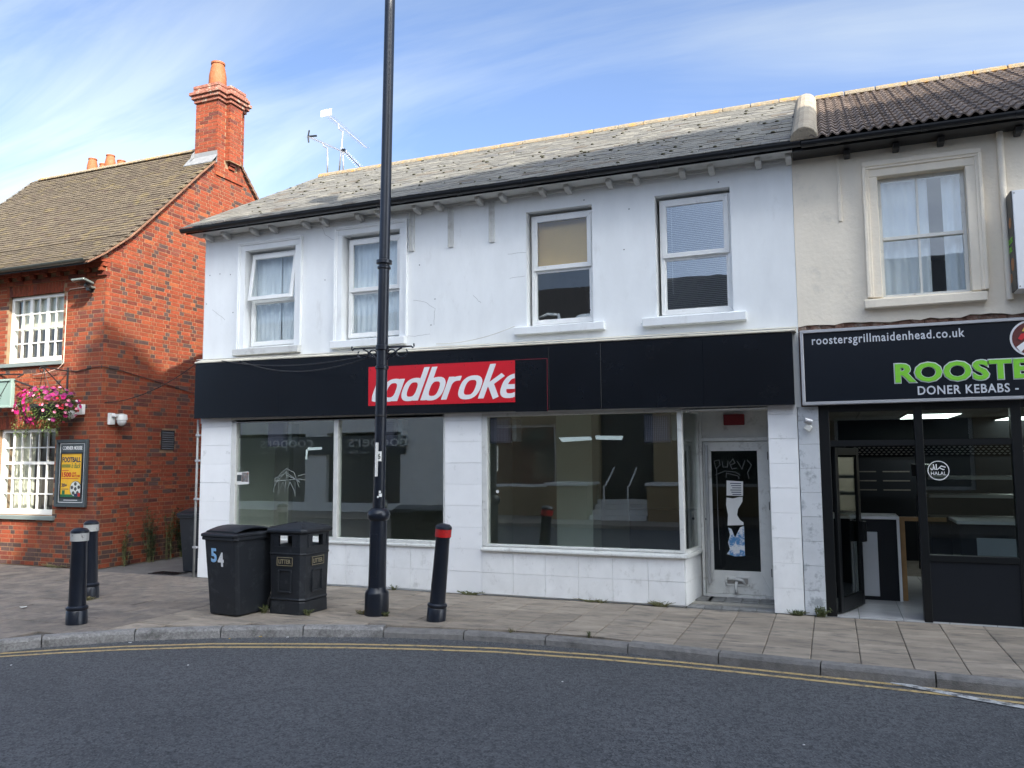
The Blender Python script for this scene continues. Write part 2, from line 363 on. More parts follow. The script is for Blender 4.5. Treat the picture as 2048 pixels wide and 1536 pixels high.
part('white_line', strip(norm_off(WL, -.04), norm_off(WL, .05), -.092), m_whitep, kind='structure')

# ================================================================ the far side of the street (behind the camera): shades the street, shows in the glass
m_yb = mat('buff_brick', (.3, .21, .11), .85, .25, 9, .2, 40, stretch=(3, 3, 9))
m_greyr = mat('pale_render', (.82, .78, .7), .8, .12, 3)
m_dark = mat('dark_opening', (.02, .02, .022), .35, .1, 3)
m_slate2 = mat('far_slate', (.1, .1, .11), .7, .3, 6)
m_glassop = mat('opposite_glass', (.03, .035, .04), .08, 0, 1, spec=.8)
part('opposite_pavement', MB().prism([(-60, -11.2, -.13), (60, -11.2, -.13), (60, -60, -.13), (-60, -60, -.13)], (0, 0, .13)), m_slab, kind='structure')
t = thing('apartment_block', 'tall pale apartment block with curved balconied corner across the road, mirrored in upstairs windows', 'building', (24, -16, 0))
BP = [(16.15, -15.31), (16.45, -15.0), (16.85, -14.75), (17.35, -14.55), (17.9, -14.42), (18.6, -14.45), (19.25, -14.45), (20.2, -13.72), (21.5, -13.13), (23.4, -12.45), (24.3, -12.15), (25.6, -12.0), (27.2, -11.7), (30, -11.5), (34, -11.3),
      (34, -32), (18.4, -32), (18.4, -20.5), (18.55, -18.9), (17.85, -17.63), (16.9, -16.79), (16.3, -15.8)]
part('wall', MB().prism([(x, y, 0) for x, y in BP], (0, 0, 21.6)), m_greyr, t)
part('roof', MB().prism([(x*1.0, y, 21.6) for x, y in BP], (0, 0, .4)), m_slate2, t)
for fl in range(7):
    z = 2.9*fl+1.1
    for i in range(4, 13):
        a, b = Vector((*BP[i], 0)), Vector((*BP[i+1], 0)); d = (b-a); nrm = Vector((-d.y, d.x, 0)).normalized()
        if d.length < 1.0: continue
        p = a+d*.2+nrm*.02; q = a+d*.8+nrm*.02
        w_ = part('window', MB().prism([p+Vector((0, 0, z)), q+Vector((0, 0, z)), q+Vector((0, 0, z+1.5)), p+Vector((0, 0, z+1.5))], nrm*.03), m_glassop, t)
for fl in range(1, 7):
    z = 2.9*fl
    a, b, c = Vector((21.5, -13.13, z)), Vector((22.6, -11.9, z)), Vector((24.3, -12.15, z))
    pts = [a.lerp(b, s_)*(1-s_)+b.lerp(c, s_)*s_ for s_ in [k_/10 for k_ in range(11)]]
    bal = part('balcony', MB().prism([*pts, Vector((24.3, -12.6, z)), Vector((21.7, -13.4, z))], (0, 0, .25)), m_greyr, t)
    mb = MB().tube([p+Vector((0, 0, 1.25)) for p in pts], .03, 6)
    for p in pts:
        for s_ in (0,): mb.tube([p+Vector((0, 0, .25)), p+Vector((0, 0, 1.25))], .015, 5)
    part('railing', mb, m_dark, bal)
t = thing('opposite_shop', 'pale rendered shop across the road reading coopers, mirrored in the left shop window', 'building', (-8, -14, 0))
hol = []
for i in range(4): hol.append((-13.4+i*2.85, -11.6+i*2.85, 3.5, 4.9))
part('wall', wall_holes(-14, -2.2, 0, 5.4, hol+[(-13.6, -8.3, .3, 2.75), (-7.4, -4.4, .3, 2.75)], -14.3, -14), m_greyr, t)
part('side_wall', MB().box(-14, -13.8, -22, -14.3, 0, 5.4).box(-2.4, -2.2, -22, -14.3, 0, 5.4).box(-14, -2.2, -22.2, -22, 0, 5.4), m_greyr, t)
part('roof', MB().prism([(-14.2, -13.7, 5.4), (-14.2, -22.4, 5.4), (-14.2, -18, 7.8)], (12.2, 0, 0)), m_slate2, t)
for h in hol: part('window', ring(h[0], h[1], h[2], h[3], .08, -14.2, -14.1), m_greyr, t); part('pane', MB().box(h[0], h[1], -14.26, -14.24, h[2], h[3]), m_glassop, t)
fa = part('fascia', MB().box(-13.7, -4.2, -14.0, -13.9, 2.0, 2.62), m_dark, t)
m_cream_l = mat('cream_letters', (.6, .58, .52), .6, 0)
for xa in (-10.2, -6.4):
    text('lettering', 'coopers', m_cream_l, fa, -xa-2.3, -xa, 2.12, 2.52, -13.895, face='+Y')
    text('lettering', 'est 1986', m_cream_l, fa, -xa-.75, -xa, 2.03, 2.11, -13.895, face='+Y')
part('shop_glass', MB().box(-13.6, -8.3, -14.2, -14.18, .3, 2.0).box(-7.4, -4.4, -14.2, -14.18, .3, 2.0), m_glassop, t)
t = thing('opposite_brick_building', 'buff brick building with entrance steps across the road, mirrored in the right shop window', 'building', (4, -14, 0))
hol = [(-1.6+i*2.6, -.2+i*2.6, 3.7, 5.1) for i in range(6)]
part('wall', wall_holes(-2.2, 14.2, 0, 5.6, hol+[(2.6, 4.3, .55, 3.4), (-1.4, 1.2, .9, 2.9), (5.6, 8.6, .9, 2.9), (9.4, 12.8, .9, 2.9)], -14.5, -14.0), m_yb, t)
part('side_wall', MB().box(-2.2, -1.9, -24, -14.5, 0, 5.6).box(13.9, 14.2, -24, -14.5, 0, 5.6).box(-1.9, 13.9, -24.3, -24, 0, 5.6), m_yb, t)
part('roof', MB().prism([(-2.4, -13.6, 5.6), (-2.4, -24.4, 5.6), (-2.4, -19, 8.4)], (16.8, 0, 0)), m_slate2, t)
for h in hol+[(-1.4, 1.2, .9, 2.9), (5.6, 8.6, .9, 2.9), (9.4, 12.8, .9, 2.9)]:
    w_ = part('window', ring(h[0], h[1], h[2], h[3], .09, -14.25, -14.15), m_greyr, t); part('pane', MB().box(h[0]+.09, h[1]-.09, -14.22, -14.2, h[2]+.09, h[3]-.09), m_glassop, w_)
part('door', MB().box(2.6, 4.3, -14.4, -14.35, .55, 3.4), m_dark, t)
for i in range(4): part('step', MB().box(2.6+.002*i, 4.3-.002*i, -14.0+.0, -12.8-.28*i if 0 else -14.0+(.28*(4-i)), i*.14, (i+1)*.14-.004), m_greyr, t)
part('low_wall', MB().box(1.3, 2.55, -14, -12.8, 0, 1.0), m_yb, t); part('low_wall', MB().box(4.35, 5.6, -14, -12.8, 0, 1.0), m_yb, t)
part('coping', MB().box(1.25, 2.6, -14, -12.75, 1.0, 1.08), m_greyr, t); part('coping', MB().box(4.3, 5.65, -14, -12.75, 1.0, 1.08), m_greyr, t)
for xx in (3.1, 3.8): part('handrail', MB().tube([(xx, -13.9, 1.5), (xx, -12.9, 1.0), (xx, -12.7, 1.0), (xx, -12.7, .0)], .025, 6), m_greyr, t)

# ================================================================ the white shop building
m_white = mat('white_render', (.815, .83, .83), .82, .06, 1.6, .03, 14, dirt=(.55, .54, .52), dscale=1.7, dlo=.58, dhi=.95, stretch=(2.2, 2.2, .8))
m_whitef = mat('white_frame', (.78, .78, .76), .4, .05, 6, dirt=(.5, .48, .44), dscale=7, dlo=.6, dhi=.8)
m_woodf = mat('grimy_white_wood', (.66, .66, .63), .5, .08, 8, .03, 40, dirt=(.3, .28, .25), dscale=5, dlo=.56, dhi=.74)
m_tile = mat('white_tile', (.9, .9, .9), .3, .04, 3, rand=.025, dirt=(.42, .42, .4), dscale=4.5, dlo=.6, dhi=.8)
m_tileg = mat('grimy_white_tile', (.86, .86, .85), .4, .08, 3, rand=.03, dirt=(.45, .44, .41), dscale=4.5, dlo=.55, dhi=.85, stretch=(1.3, 1.3, 1))
m_black = mat('black_fascia', (.006, .008, .012), .2, .25, 1.2, .01, 3, spec=.35, dirt=(.016, .016, .018), dscale=3, dlo=.6, dhi=.9)
m_gut = mat('black_gutter', (.008, .009, .011), .3, .2, 6)
m_trim = mat('off_white_trim', (.6, .6, .58), .7, .08, 6, .05, 40, dirt=(.33, .31, .28), dscale=5, dlo=.55, dhi=.8)
m_corn = mat('weathered_cream_cornice', (.62, .58, .48), .8, .15, 9, .2, 40, dirt=(.25, .22, .18), dscale=5, dlo=.55, dhi=.7, stretch=(.3, 1, 4))
m_slate = mat('slate', (.17, .17, .165), .75, .3, 12, .2, 60, attr='bcol', dirt=(.2, .19, .16), dscale=9, dlo=.6, dhi=.7)
m_deck = mat('roof_deck', (.05, .05, .05), .9, .1, 4)
m_lich = mat('lichen_ridge', (.24, .2, .14), .9, .3, 20, .3, 60, dirt=(.42, .23, .06), dscale=7, dlo=.5, dhi=.64)
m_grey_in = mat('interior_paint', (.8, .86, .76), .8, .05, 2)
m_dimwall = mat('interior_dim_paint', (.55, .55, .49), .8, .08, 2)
m_floor_in = mat('interior_floor', (.34, .32, .28), .5, .15, 3)
m_curtain = mat('curtain_cloth', (.78, .82, .86), .9, .04, 5)
m_blind = mat('tan_blind', (.8, .55, .22), .6, .05, 4); m_blindg = mat('grey_blind', (.1, .1, .11), .5, .05, 4)
g_up = glass('window_glass', (.93, .95, .95), .06, .03); g_shop = glass('shop_glass', (.95, .98, .955), .16, .012)
m_red = mat('red_sign', (.64, .014, .026), .28, .03, 4); m_lettw = mat('white_letters', (.82, .82, .82), .4, .02, 4)

B = thing('shop_building', 'white rendered two storey vacant shop with slate roof and long black fascia', 'building', (4.5, 1.5, 0))
WINS = [(.82, 1.77, 3.57, 5.11), (2.62, 3.60, 3.58, 5.16), (5.56, 6.49, 3.59, 5.165), (7.325, 8.265, 3.60, 5.165)]
XR = 9.0
part('wall', wall_holes(0, XR, 2.4, 5.46, WINS, 0, .24), m_white, B, label='smooth white painted render with fine cracks')
part('side_wall', MB().box(.003, .23, .24, 6, 0, 5.46).prism([(.003, 0, 5.46), (.003, 6, 5.46), (.003, 3, 7.25)], (.2, 0, 0)), m_white, B)
part('rear_wall', MB().box(.23, XR, 6, 6.2, 0, 5.46), m_white, B)
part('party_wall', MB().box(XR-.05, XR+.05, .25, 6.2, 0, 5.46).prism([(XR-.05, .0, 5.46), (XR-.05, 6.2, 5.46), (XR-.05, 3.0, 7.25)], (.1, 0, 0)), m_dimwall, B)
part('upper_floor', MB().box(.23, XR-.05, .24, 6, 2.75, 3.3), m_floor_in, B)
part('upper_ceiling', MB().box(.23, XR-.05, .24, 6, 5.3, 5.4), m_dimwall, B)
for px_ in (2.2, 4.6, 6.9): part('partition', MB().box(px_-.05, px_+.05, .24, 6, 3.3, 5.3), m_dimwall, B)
# upstairs windows
def wavy(x0, x1, z0, z1, y, amp, wl, seed):
    r = random.Random(seed); mb = MB(); n = int((x1-x0)/.018); vs = []; ph = r.random()*6
    for i in range(n+1):
        x = x0+(x1-x0)*i/n; yy = y+amp*math.sin(x/wl*6.28+ph)+amp*.5*math.sin(x/wl*2.9+ph*2); vs += [(x, yy, z0), (x, yy+amp*.3*math.sin(x*9), z1), (x, yy+.004, z0), (x, yy+.004+amp*.3*math.sin(x*9), z1)]
    return mb.add(vs, [q for i in range(n) for q in ((4*i, 4*i+4, 4*i+5, 4*i+1), (4*i+2, 4*i+3, 4*i+7, 4*i+6))])
def slats(x0, x1, z0, z1, y, step, tilt, dp=.012):
    mb = MB(); z = z0
    while z < z1:
        mb.prism([(x0, y+dp, z-tilt), (x0, y-dp, z+tilt), (x0, y-dp, z+tilt+.0015), (x0, y+dp, z-tilt+.0015)], (x1-x0, 0, 0)); z += step
    return mb
def upvc(i, x0, x1, z0, z1, zt, tilt=0.0):
    g_up = (MATS['window_glass'], MATS['window_glass'], glass('clear_pane', (.94, .95, .94), .04, .02), glass('mirror_pane', (.85, .88, .88), .14, .05))[i]
    w = part('window', ring(x0, x1, z0, z1, .055, .10, .17), m_whitef, B, bevel=.005)
    part('transom', MB().box(x0+.055, x1-.055, .105, .165, zt-.03, zt+.03), m_whitef, w, bevel=.004)
    part('bead', ring(x0+.055, x1-.055, z0+.055, zt-.03, .018, .115, .15), m_whitef, w)
    part('pane', MB().box(x0+.073, x1-.073, .128, .132, z0+.073, zt-.048), g_up, w)
    # top sash, hinged at its head
    a, b, c, d = x0+.03, x1-.03, zt-.015, z1-.035
    T = Matrix.Translation((0, .085, d)) @ Matrix.Rotation(tilt, 4, 'X') @ Matrix.Translation((0, -.085, -d))
    r_ = ring(a, b, c, d, .062, .078, .115); r_.v = [T @ v for v in r_.v]
    part('sash', r_, m_whitef, w, bevel=.005)
    p_ = MB().box(a+.06, b-.06, .095, .099, c+.06, d-.06); p_.v = [T @ v for v in p_.v]
    part('pane', p_, g_up, w)
    return w
ws = [upvc(0, .86, 1.765, 3.60, 5.075, 4.31, R_(-9)), upvc(1, 2.665, 3.595, 3.62, 5.12, 4.32), upvc(2, 5.60, 6.485, 3.61, 5.125, 4.37), upvc(3, 7.365, 8.26, 3.62, 5.125, 4.37)]
for k_, (x0, x1) in enumerate(((.80, 1.80), (2.6, 3.62))):
    mid = x0+(x1-x0)*(.56 if k_ == 0 else .9)
    part('curtain', wavy(x0, mid, 3.6, 5.15, .215, .018, .09, k_), m_curtain, ws[k_], smooth=True)
    part('curtain', wavy(mid-.02, x1, 3.6, 5.15, .235, .018, .08, k_+9), m_curtain, ws[k_], smooth=True)
part('blind', slats(5.62, 6.47, 4.36, 5.1, .2, .023, .0105, .004), m_blind, ws[2], kind='stuff')
part('blind', slats(7.38, 8.25, 3.66, 5.1, .2, .024, .005, .009), m_blindg, ws[3], kind='stuff')
part('blind_cord', MB().tube([(7.5, .2, 3.9), (7.5, .2, 5.1)], .004, 5), m_whitef, ws[3])
part('cushion', MB().lathe([(.02, 0), (.2, .02), (.24, .08), (.2, .15), (.05, .17)], (6.3, .55, 3.62), 12), m_curtain, ws[2], smooth=True)
part('chair_back', MB().tube([(5.55, .45, 3.6), (5.58, .45, 3.78), (5.7, .45, 3.82), (5.86, .45, 3.8), (5.9, .45, 3.6)], .025, 8), m_curtain, ws[2], smooth=True)
# moulded surrounds on the two left windows, sills on all
for (x0, x1, z0, z1) in WINS[:2]:
    mb = MB()
    for (w1, w2, yo) in ((.0, .125, -.022), (.085, .13, -.04), (.105, .135, -.05)):
        o, i_ = w2, w1
        mb.box(x0-o, x0-i_, yo, .001, z0-.02, z1+i_); mb.box(x1+i_, x1+o, yo+.001, .001, z0-.02, z1+i_); mb.box(x0-o, x1+o, yo-.001, .001, z1+i_, z1+o)
    part('window_surround', mb, m_white, B, bevel=.006)
for k_, (x0, x1, z0, z1, yo) in enumerate(((.66, 1.9, 3.44, 3.555, -.09), (2.46, 3.72, 3.455, 3.575, -.085), (5.40, 6.65, 3.47, 3.585, -.08), (7.15, 8.42, 3.465, 3.585, -.09))):
    part('window_sill', MB().prism([(x0, yo, z0), (x0, .1, z0), (x0, .1, z1+.012), (x0, yo, z1-.01)], (x1-x0, 0, 0)), m_trim if k_ == 0 else m_white, B, bevel=.008)
# eaves: soffit, bed mould, corbels, straps, gutter
part('soffit', MB().box(-.1, XR+.02, -.30, .0, 5.42, 5.45), m_trim, B)
part('bed_mould', MB().box(-.0, XR, -.03, .001, 5.385, 5.42), m_trim, B)
for px_ in (415, 450, 507, 545, 610, 647, 717, 758, 832, 876, 957.6, 1004.5, 1084, 1134.6, 1217.7, 1272, 1364, 1422, 1516, 1577):
    y_ = 473+(322-473)*(px_-415)/(1577-415); cx = onY(px_, y_, -.12).x
    part('corbel', MB().prism([(cx-.035, -.19, 5.418), (cx-.035, 0.0, 5.418), (cx-.035, 0.0, 5.33), (cx-.035, -.10, 5.345), (cx-.035, -.19, 5.375)], (.07, 0, 0)), m_trim, B, bevel=.006)
for px_, ya, yb in ((825, 430, 503), (903, 413, 495), (985, 403, 485)):
    p = onY(px_, yb, 0); s_ = part('wall_strap', MB().box(p.x-.033, p.x+.033, -.022, .001, p.z, 5.384), m_trim, B, bevel=.004)
    part('strap_flange', MB().box(p.x-.038, p.x-.026, -.045, -.0225, p.z, 5.384), m_trim, s_)
    for z_ in (4.9, 5.1, 5.28): part('bolt', MB().lathe([(.009, -.0), (.008, .008), (.003, .011)], (p.x, -.022, z_), 8, T=Matrix.Rotation(R_(90), 4, 'X')), m_trim, s_)
def gutter(x0, x1, y, z, m, P, brk=.9):
    n = 10; pr = [(y+.058*math.cos(math.pi+math.pi*i/n), z+.058*math.sin(math.pi+math.pi*i/n)) for i in range(n+1)]
    pr2 = [(y+.053*math.cos(math.pi+math.pi*i/n), z+.053*math.sin(math.pi+math.pi*i/n)) for i in range(n, -1, -1)]
    g_ = part('gutter', MB().prism([(x0, a, b) for a, b in pr+pr2], (x1-x0, 0, 0)), m, P)
    xx = x0+.35
    while xx < x1:
        part('gutter_joint', MB().prism([(xx, y+.064*math.cos(math.pi+math.pi*i/n), z+.064*math.sin(math.pi+math.pi*i/n)) for i in range(n+1)], (.07, 0, 0)), m, g_); xx += brk
    return g_
gutter(-.16, XR+.12, -.365, 5.47, m_gut, B)
part('eaves_board', MB().box(-.12, XR+.02, -.312, -.30, 5.405, 5.50), m_gut, B)
# slate roof: each slate its own thin piece
def tone(base, v, r, tints=()):
    k_ = r.uniform(1-v, 1+v); c = base if not tints or r.random() > .3 else r.choice(tints); return tuple(max(.004, ch*k_) for ch in c)
def pieces(cands, cap, parent, name, m, mk, keyfn, nvar, r):
    """cands: (matrix, kind); the cap nearest to the camera become parts, the rest one stuff mesh"""
    cands.sort(key=lambda c: keyfn(c)); near = cands[:cap]; rest = cands[cap:]; cache = {}
    off = OFF[parent.name]
    for Mx, kind in near:
        key = (kind, r.randrange(nvar))
        if key not in cache: me = mk(kind, r).mesh(name); me.materials.append(m); cache[key] = me
        o = bpy.data.objects.new(name, cache[key]); COL.objects.link(o); o.parent = parent
        o.matrix_local = Matrix.Translation(-off) @ Mx
    if rest:
        big = MB()
        for Mx, kind in rest:
            q = mk(kind, r); big.add([Mx @ v for v in q.v], q.f); big.c[-len(q.f):] = q.c
        part(name+'_field', big, m, parent, kind='stuff')
def dist(c): return (c[0].translation-CAM).length
E0, E1 = Vector((0, -.40, 5.475)), Vector((0, 3.0, 7.42))
sl = (E1-E0); SLN = sl.length; su = sl.normalized(); sn = Vector((1, 0, 0)).cross(su)
rf = part('roof', MB().prism([(-.12, E0.y+.04, E0.z-.012), (XR+.1, E0.y+.04, E0.z-.012), (XR+.1, 3.0, 7.40), (.08, 3.0, 7.40)], (0, 0, -.03)).prism([(XR+.1, 3.0, 7.40), (.08, 3.0, 7.40), (.0, 6.4, 5.5), (XR+.1, 6.4, 5.5)], (0, 0, -.03)), m_deck, B)
rs = random.Random(3); cands = []; gauge = .155; sw = .215; nr = int(SLN/gauge)
base_s = (.142, .136, .118); tn = ((.17, .16, .135), (.115, .112, .105), (.19, .18, .15), (.125, .105, .08))
for j in range(nr+1):
    v = j*gauge; t_ = v/SLN; xl = -.14+(.22)*t_; xx = xl-(sw/2 if j % 2 else 0)
    while xx < XR+.02:
        a = max(xx, xl); b = min(xx+sw, XR+.03)
        if b-a > .05:
            P = E0+su*(v-.02)+sn*(.012+rs.uniform(0, .006)); P.x = a
            kind = 's' if abs(b-a-sw) < .01 else ('p', round(b-a, 2))
            Mx = Matrix.Translation(P) @ Matrix(((1, 0, 0), (0, su.y, sn.y), (0, su.z, sn.z))).to_4x4() @ Matrix.Rotation(rs.uniform(-.012, .012), 4, 'Z') @ Matrix.Rotation(rs.uniform(-.03, -.012), 4, 'X')
            cands.append((Mx, kind))
        xx += sw
def mk_slate(kind, r):
    w = sw if kind == 's' else kind[1]; c = tone(base_s, .14, r, tn); mb = MB(); n = 4; L = gauge+.07
    # ragged lower edge
    lo = [(.003+(w-.006)*i/n, r.uniform(-.006, .008)*(1.8 if r.random() < .15 else 1), 0) for i in range(n+1)]
    top = lo+[(w-.003, L, 0), (.003, L, 0)]
    return mb.prism([Vector(p)+Vector((0, 0, .007)) for p in top], (0, 0, -.007), c)
pieces(cands, 300, rf, 'slate', m_slate, mk_slate, dist, 14, rs)
# lifted moss tufts on the slates
m_moss = mat('moss', (.06, .058, .035), .95, .4, 30, .3, 60)
mb = MB()
for i in range(190):
    v = rs.uniform(.2, SLN-.1); x_ = rs.uniform(.1, XR-.1); P = E0+su*(round(v/gauge)*gauge-.015)+sn*.022; P.x = x_; r_ = rs.uniform(.012, .034)
    mb.lathe([(r_, -.004), (r_*.8, r_*.35), (.003, r_*.5)], P, 6, T=Matrix.Diagonal((1.7, .8, 1)).to_4x4() if 0 else None)
part('moss_tufts', mb, m_moss, rf, kind='stuff', smooth=True)
for i in range(21):
    xa = .06+i*.435; mb = MB(); n = 6; r1 = .095
    pr = [(3.0+r1*math.cos(math.pi*k_/n), 7.40+.1*math.sin(math.pi*k_/n)-.01) for k_ in range(n+1)]
    mb.prism([(xa, a, b) for a, b in pr], (.425, 0, 0)); o = part('ridge_tile', mb, m_lich, rf, bevel=.008)
# half-round capping running up the party line to the next roof
m_cap = mat('concrete_capping', (.33, .28, .21), .9, .25, 12, .3, 50, dirt=(.16, .13, .1), dscale=6)
for i in range(8):
    n = 8; v0 = i*.46-.03; r1 = .155 if i == 0 else .15
    c0 = E0+su*v0; mb = MB(); a_ = []
    for k_ in range(n+1):
        th = math.pi*k_/n; a_.append(c0+Vector((XR+.16+r1*math.cos(th), 0, 0))+sn*(r1*math.sin(th)*1.0+.0-.005*i % 2))
    part('capping_tile', mb.prism(a_, su*.475), m_cap, rf, bevel=.012, seg=2)
# fascia, red sign, cornice
def fz(x, top): return (3.345-(3.345-3.27)*(x-.0)/8.94) if top else (2.472-(2.472-2.42)*(x)/8.94)
xs = [.0, 1.62, 3.12, 4.6, 5.92, 6.62, 7.9, 8.94]
fas = part('fascia', MB().prism([(.01, -.14, fz(0, 0)+.01), (8.93, -.14, fz(8.93, 0)+.01), (8.93, -.14, fz(8.93, 1)-.01), (.01, -.14, fz(0, 1)-.01)], (0, .14, 0)), m_black, B)
for a, b in zip(xs, xs[1:]):
    y_ = -.153+rnd.uniform(-.001, .001)
    part('fascia_panel', MB().prism([(a+.001, y_, fz(a, 0)), (b-.001, y_, fz(b, 0)), (b-.001, y_, fz(b, 1)), (a+.001, y_, fz(a, 1))], (0, .012, 0)), m_black, fas, bevel=.002)
part('cornice', MB().prism([(-.01, -.17, 3.36), (-.01, .0, 3.43), (-.01, .0, 3.345), (-.01, -.17, 3.347)], (4.6, 0, -.035)).prism([(4.58, -.165, 3.328), (4.58, .0, 3.395), (4.58, .0, 3.312), (4.58, -.165, 3.314)], (4.4, 0, -.035)), m_corn, B, bevel=.006)
ts = thing('shop_sign', 'red rectangular sign with cut-off white italic lettering on the black fascia', 'sign', (4.32, -.16, 2.56))
sx0, sx1, sz0, sz1 = 3.19, 5.445, 2.565, 3.125
part('panel', MB().prism([(sx0, -.164, sz0+.01), (sx1, -.164, sz0-.006), (sx1, -.164, sz1-.006), (sx0, -.164, sz1+.01)], (0, .01, 0)), m_red, ts)
# slanted lettering drawn as thick strokes
def stroke(P, w, closed=False):
    P = [Vector((a, b)) for a, b in P]; n = len(P); Lf = []; Rt = []
    for i, p in enumerate(P):
        a = P[i-1] if (closed or i > 0) else p; b = P[(i+1) % n] if (closed or i < n-1) else p
        d1 = (p-a).normalized() if (p-a).length else (b-p).normalized(); d2 = (b-p).normalized() if (b-p).length else d1
        d = (d1+d2).normalized(); nn = Vector((-d.y, d.x)); k_ = 1/max(.5, nn.dot(Vector((-d1.y, d1.x))))
        Lf.append(p+nn*w/2*k_); Rt.append(p-nn*w/2*k_)
    seg = [(Lf[i], Lf[(i+1) % n], Rt[(i+1) % n], Rt[i]) for i in range(n if closed else n-1)]
    return seg
def arc(cx, cy, rx, ry, a0, a1, n=20, e=2.6):
    o_ = []
    for i in range(n+1):
        t_ = R_(a0+(a1-a0)*i/n); c, s_ = math.cos(t_), math.sin(t_)
        o_.append((cx+rx*math.copysign(abs(c)**(2/e), c), cy+ry*math.copysign(abs(s_)**(2/e), s_)))
    return o_
LW = .178
LT = {
 'l': ([[(.12, 1.42), (.12, .28), (.16, .12), (.32, .08)]], .36),
 'a': ([arc(.36, .5, .27, .42, 0, 360, 28)[:-1], [(.63, 1.0), (.63, 0)]], .80),
 'd': ([arc(.36, .5, .27, .42, 0, 360, 28)[:-1], [(.63, 1.48), (.63, 0)]], .80),
 'b': ([arc(.40, .5, .27, .42, 0, 360, 28)[:-1], [(.12, 1.48), (.12, 0)]], .78),
 'r': ([[(.12, 1.0), (.12, 0)], arc(.46, .56, .34, .36, 180, 88, 12)], .56),
 'o': ([arc(.38, .5, .29, .42, 0, 360, 28)[:-1]], .79),
 'k': ([[(.12, 1.48), (.12, 0)], [(.62, 1.0), (.2, .52)], [(.3, .6), (.66, 0)]], .72),
 'e': ([arc(.38, .5, .29, .42, 318, 0, 1)[:0]+arc(.38, .5, .29, .42, 0, 310, 26)+[], [(.1, .47), (.64, .47)]], .76)}
word = 'ladbroke'; tot = sum(LT[c][1] for c in word); lx0, lz0, sc_z = 3.275, 2.632, .312; sc_x = (5.57-lx0)/tot; slant = .125
cx = 0
for ch in word:
    mb = MB(); lay = 0
    for st in LT[ch][0]:
        closed = (ch in 'adbo' and st is LT[ch][0][0])
        for q in stroke(st, LW*1.15 if not closed else LW*1.12, closed):
            P3 = []
            for p in q:
                X_ = lx0+(cx+p.x)*sc_x+(p.y-.5)*slant; Z_ = lz0+p.y*sc_z-.0045*(X_-lx0); P3.append(Vector((X_, -.166-.0012*lay, Z_)))
            mb.prism(P3, (0, .002, 0))
        lay += 1
    bm = bmesh.new(); me = mb.mesh('letter', OFF[ts.name]); bm.from_mesh(me)
    g_ = bm.verts[:]+bm.edges[:]+bm.faces[:]
    bmesh.ops.bisect_plane(bm, geom=g_, plane_co=Vector((sx1-.001, 0, 0))-OFF[ts.name], plane_no=(1, 0, 0), clear_outer=True); bm.to_mesh(me); bm.free()
    link('letter', me, m_lettw, ts); cx += LT[ch][1]
for a in (3.22, 3.95, 4.7, 5.4):
    for z_ in (sz0+.03, sz1-.03): part('screw', MB().lathe([(.007, 0), (.004, .004)], (a, -.164, z_-.004*(a-3.2)), 7, T=Matrix.Rotation(R_(90), 4, 'X')), m_gut, ts)
m_redthin = mat('red_sign_edge', (.2, .01, .02), .5, 0)
bp = part('fascia_panel', MB().prism([(5.45, -.161, 2.43), (5.895, -.161, 2.425), (5.895, -.161, 3.115), (5.45, -.161, 3.12)], (0, .005, 0)), m_black, fas)
part('panel_edge', MB().prism([(5.45, -.163, 3.12), (5.897, -.163, 3.115), (5.897, -.163, 3.121), (5.45, -.163, 3.126)], (0, .006, 0)).prism([(5.895, -.163, 2.43), (5.9, -.163, 2.43), (5.9, -.163, 3.115), (5.895, -.163, 3.115)], (0, .006, 0)), m_redthin, bp)
# ground floor: piers, stall riser, shop windows
for a in ((.02, .62, .24, 2.47), (4.33, 4.89, .24, 2.47), (8.62, 8.95, .9, 2.45)): part('pier_core', MB().box(a[0], a[1], .012, a[2], 0, a[3]), m_white, B)
part('head_beam', MB().box(.62, 8.62, -.02, .3, 2.44, 2.75), m_woodf, B)
part('riser_core', MB().box(.62, 4.33, .012, .2, 0, .60).box(4.89, 7.58, .012, .2, 0, .60).prism([(7.40, .02, 0), (7.58, .02, 0), (7.70, .9, 0), (7.45, .9, 0)], (0, 0, .60)), m_white, B)
def tiles(xs, zs, y, mg=None, zg=99):
    for i in range(len(xs)-1):
        for j in range(len(zs)-1):
            d = rnd.uniform(0, .003)
            part('wall_tile', MB().box(xs[i]+.0015, xs[i+1]-.0015, y-d, .0115, zs[j]+.0015, zs[j+1]-.0015), mg if mg and zs[j] < zg else m_tile, B, bevel=.002)
def lin(a, b, n): return [a+(b-a)*i/n for i in range(n+1)]
zrow = [.0, .30, .60, .89, 1.18, 1.47, 1.76, 2.05, 2.34, 2.468]
tiles([.02, .62], zrow, -.001); tiles([4.33, 4.89], zrow, -.003); tiles([8.62, 8.95], [.0, .29, .58, .87, 1.16, 1.45, 1.74, 2.03, 2.32, 2.43], -.003, m_tileg, .7)
tiles(lin(.62, 4.33, 7), [.02, .3, .6], 0, m_tileg); tiles(lin(4.89, 7.59, 6), [.02, .3, .59], -.012, m_tileg)
for j in range(2): part('wall_tile', MB().prism([(7.592, -.0, .02+.28*j), (7.606, .0, .02+.28*j), (7.722, .88, .03+.28*j), (7.70, .88, .03+.28*j)], (0, 0, .277)), m_tileg, B, bevel=.002)
part('sill', MB().prism([(4.885, -.06, .585), (4.885, -.06, .62), (4.885, .05, .655), (4.885, .05, .585)], (2.74, 0, 0)).prism([(7.585, -.055, .588), (7.64, -.055, .588), (7.76, .9, .588), (7.6, .9, .588)], (0, 0, .05)), m_woodf, B, bevel=.008)
part('sill', MB().prism([(.62, -.03, .602), (.62, -.03, .635), (.62, .05, .655), (.62, .05, .602)], (3.70, 0, 0)), m_woodf, B, bevel=.006)
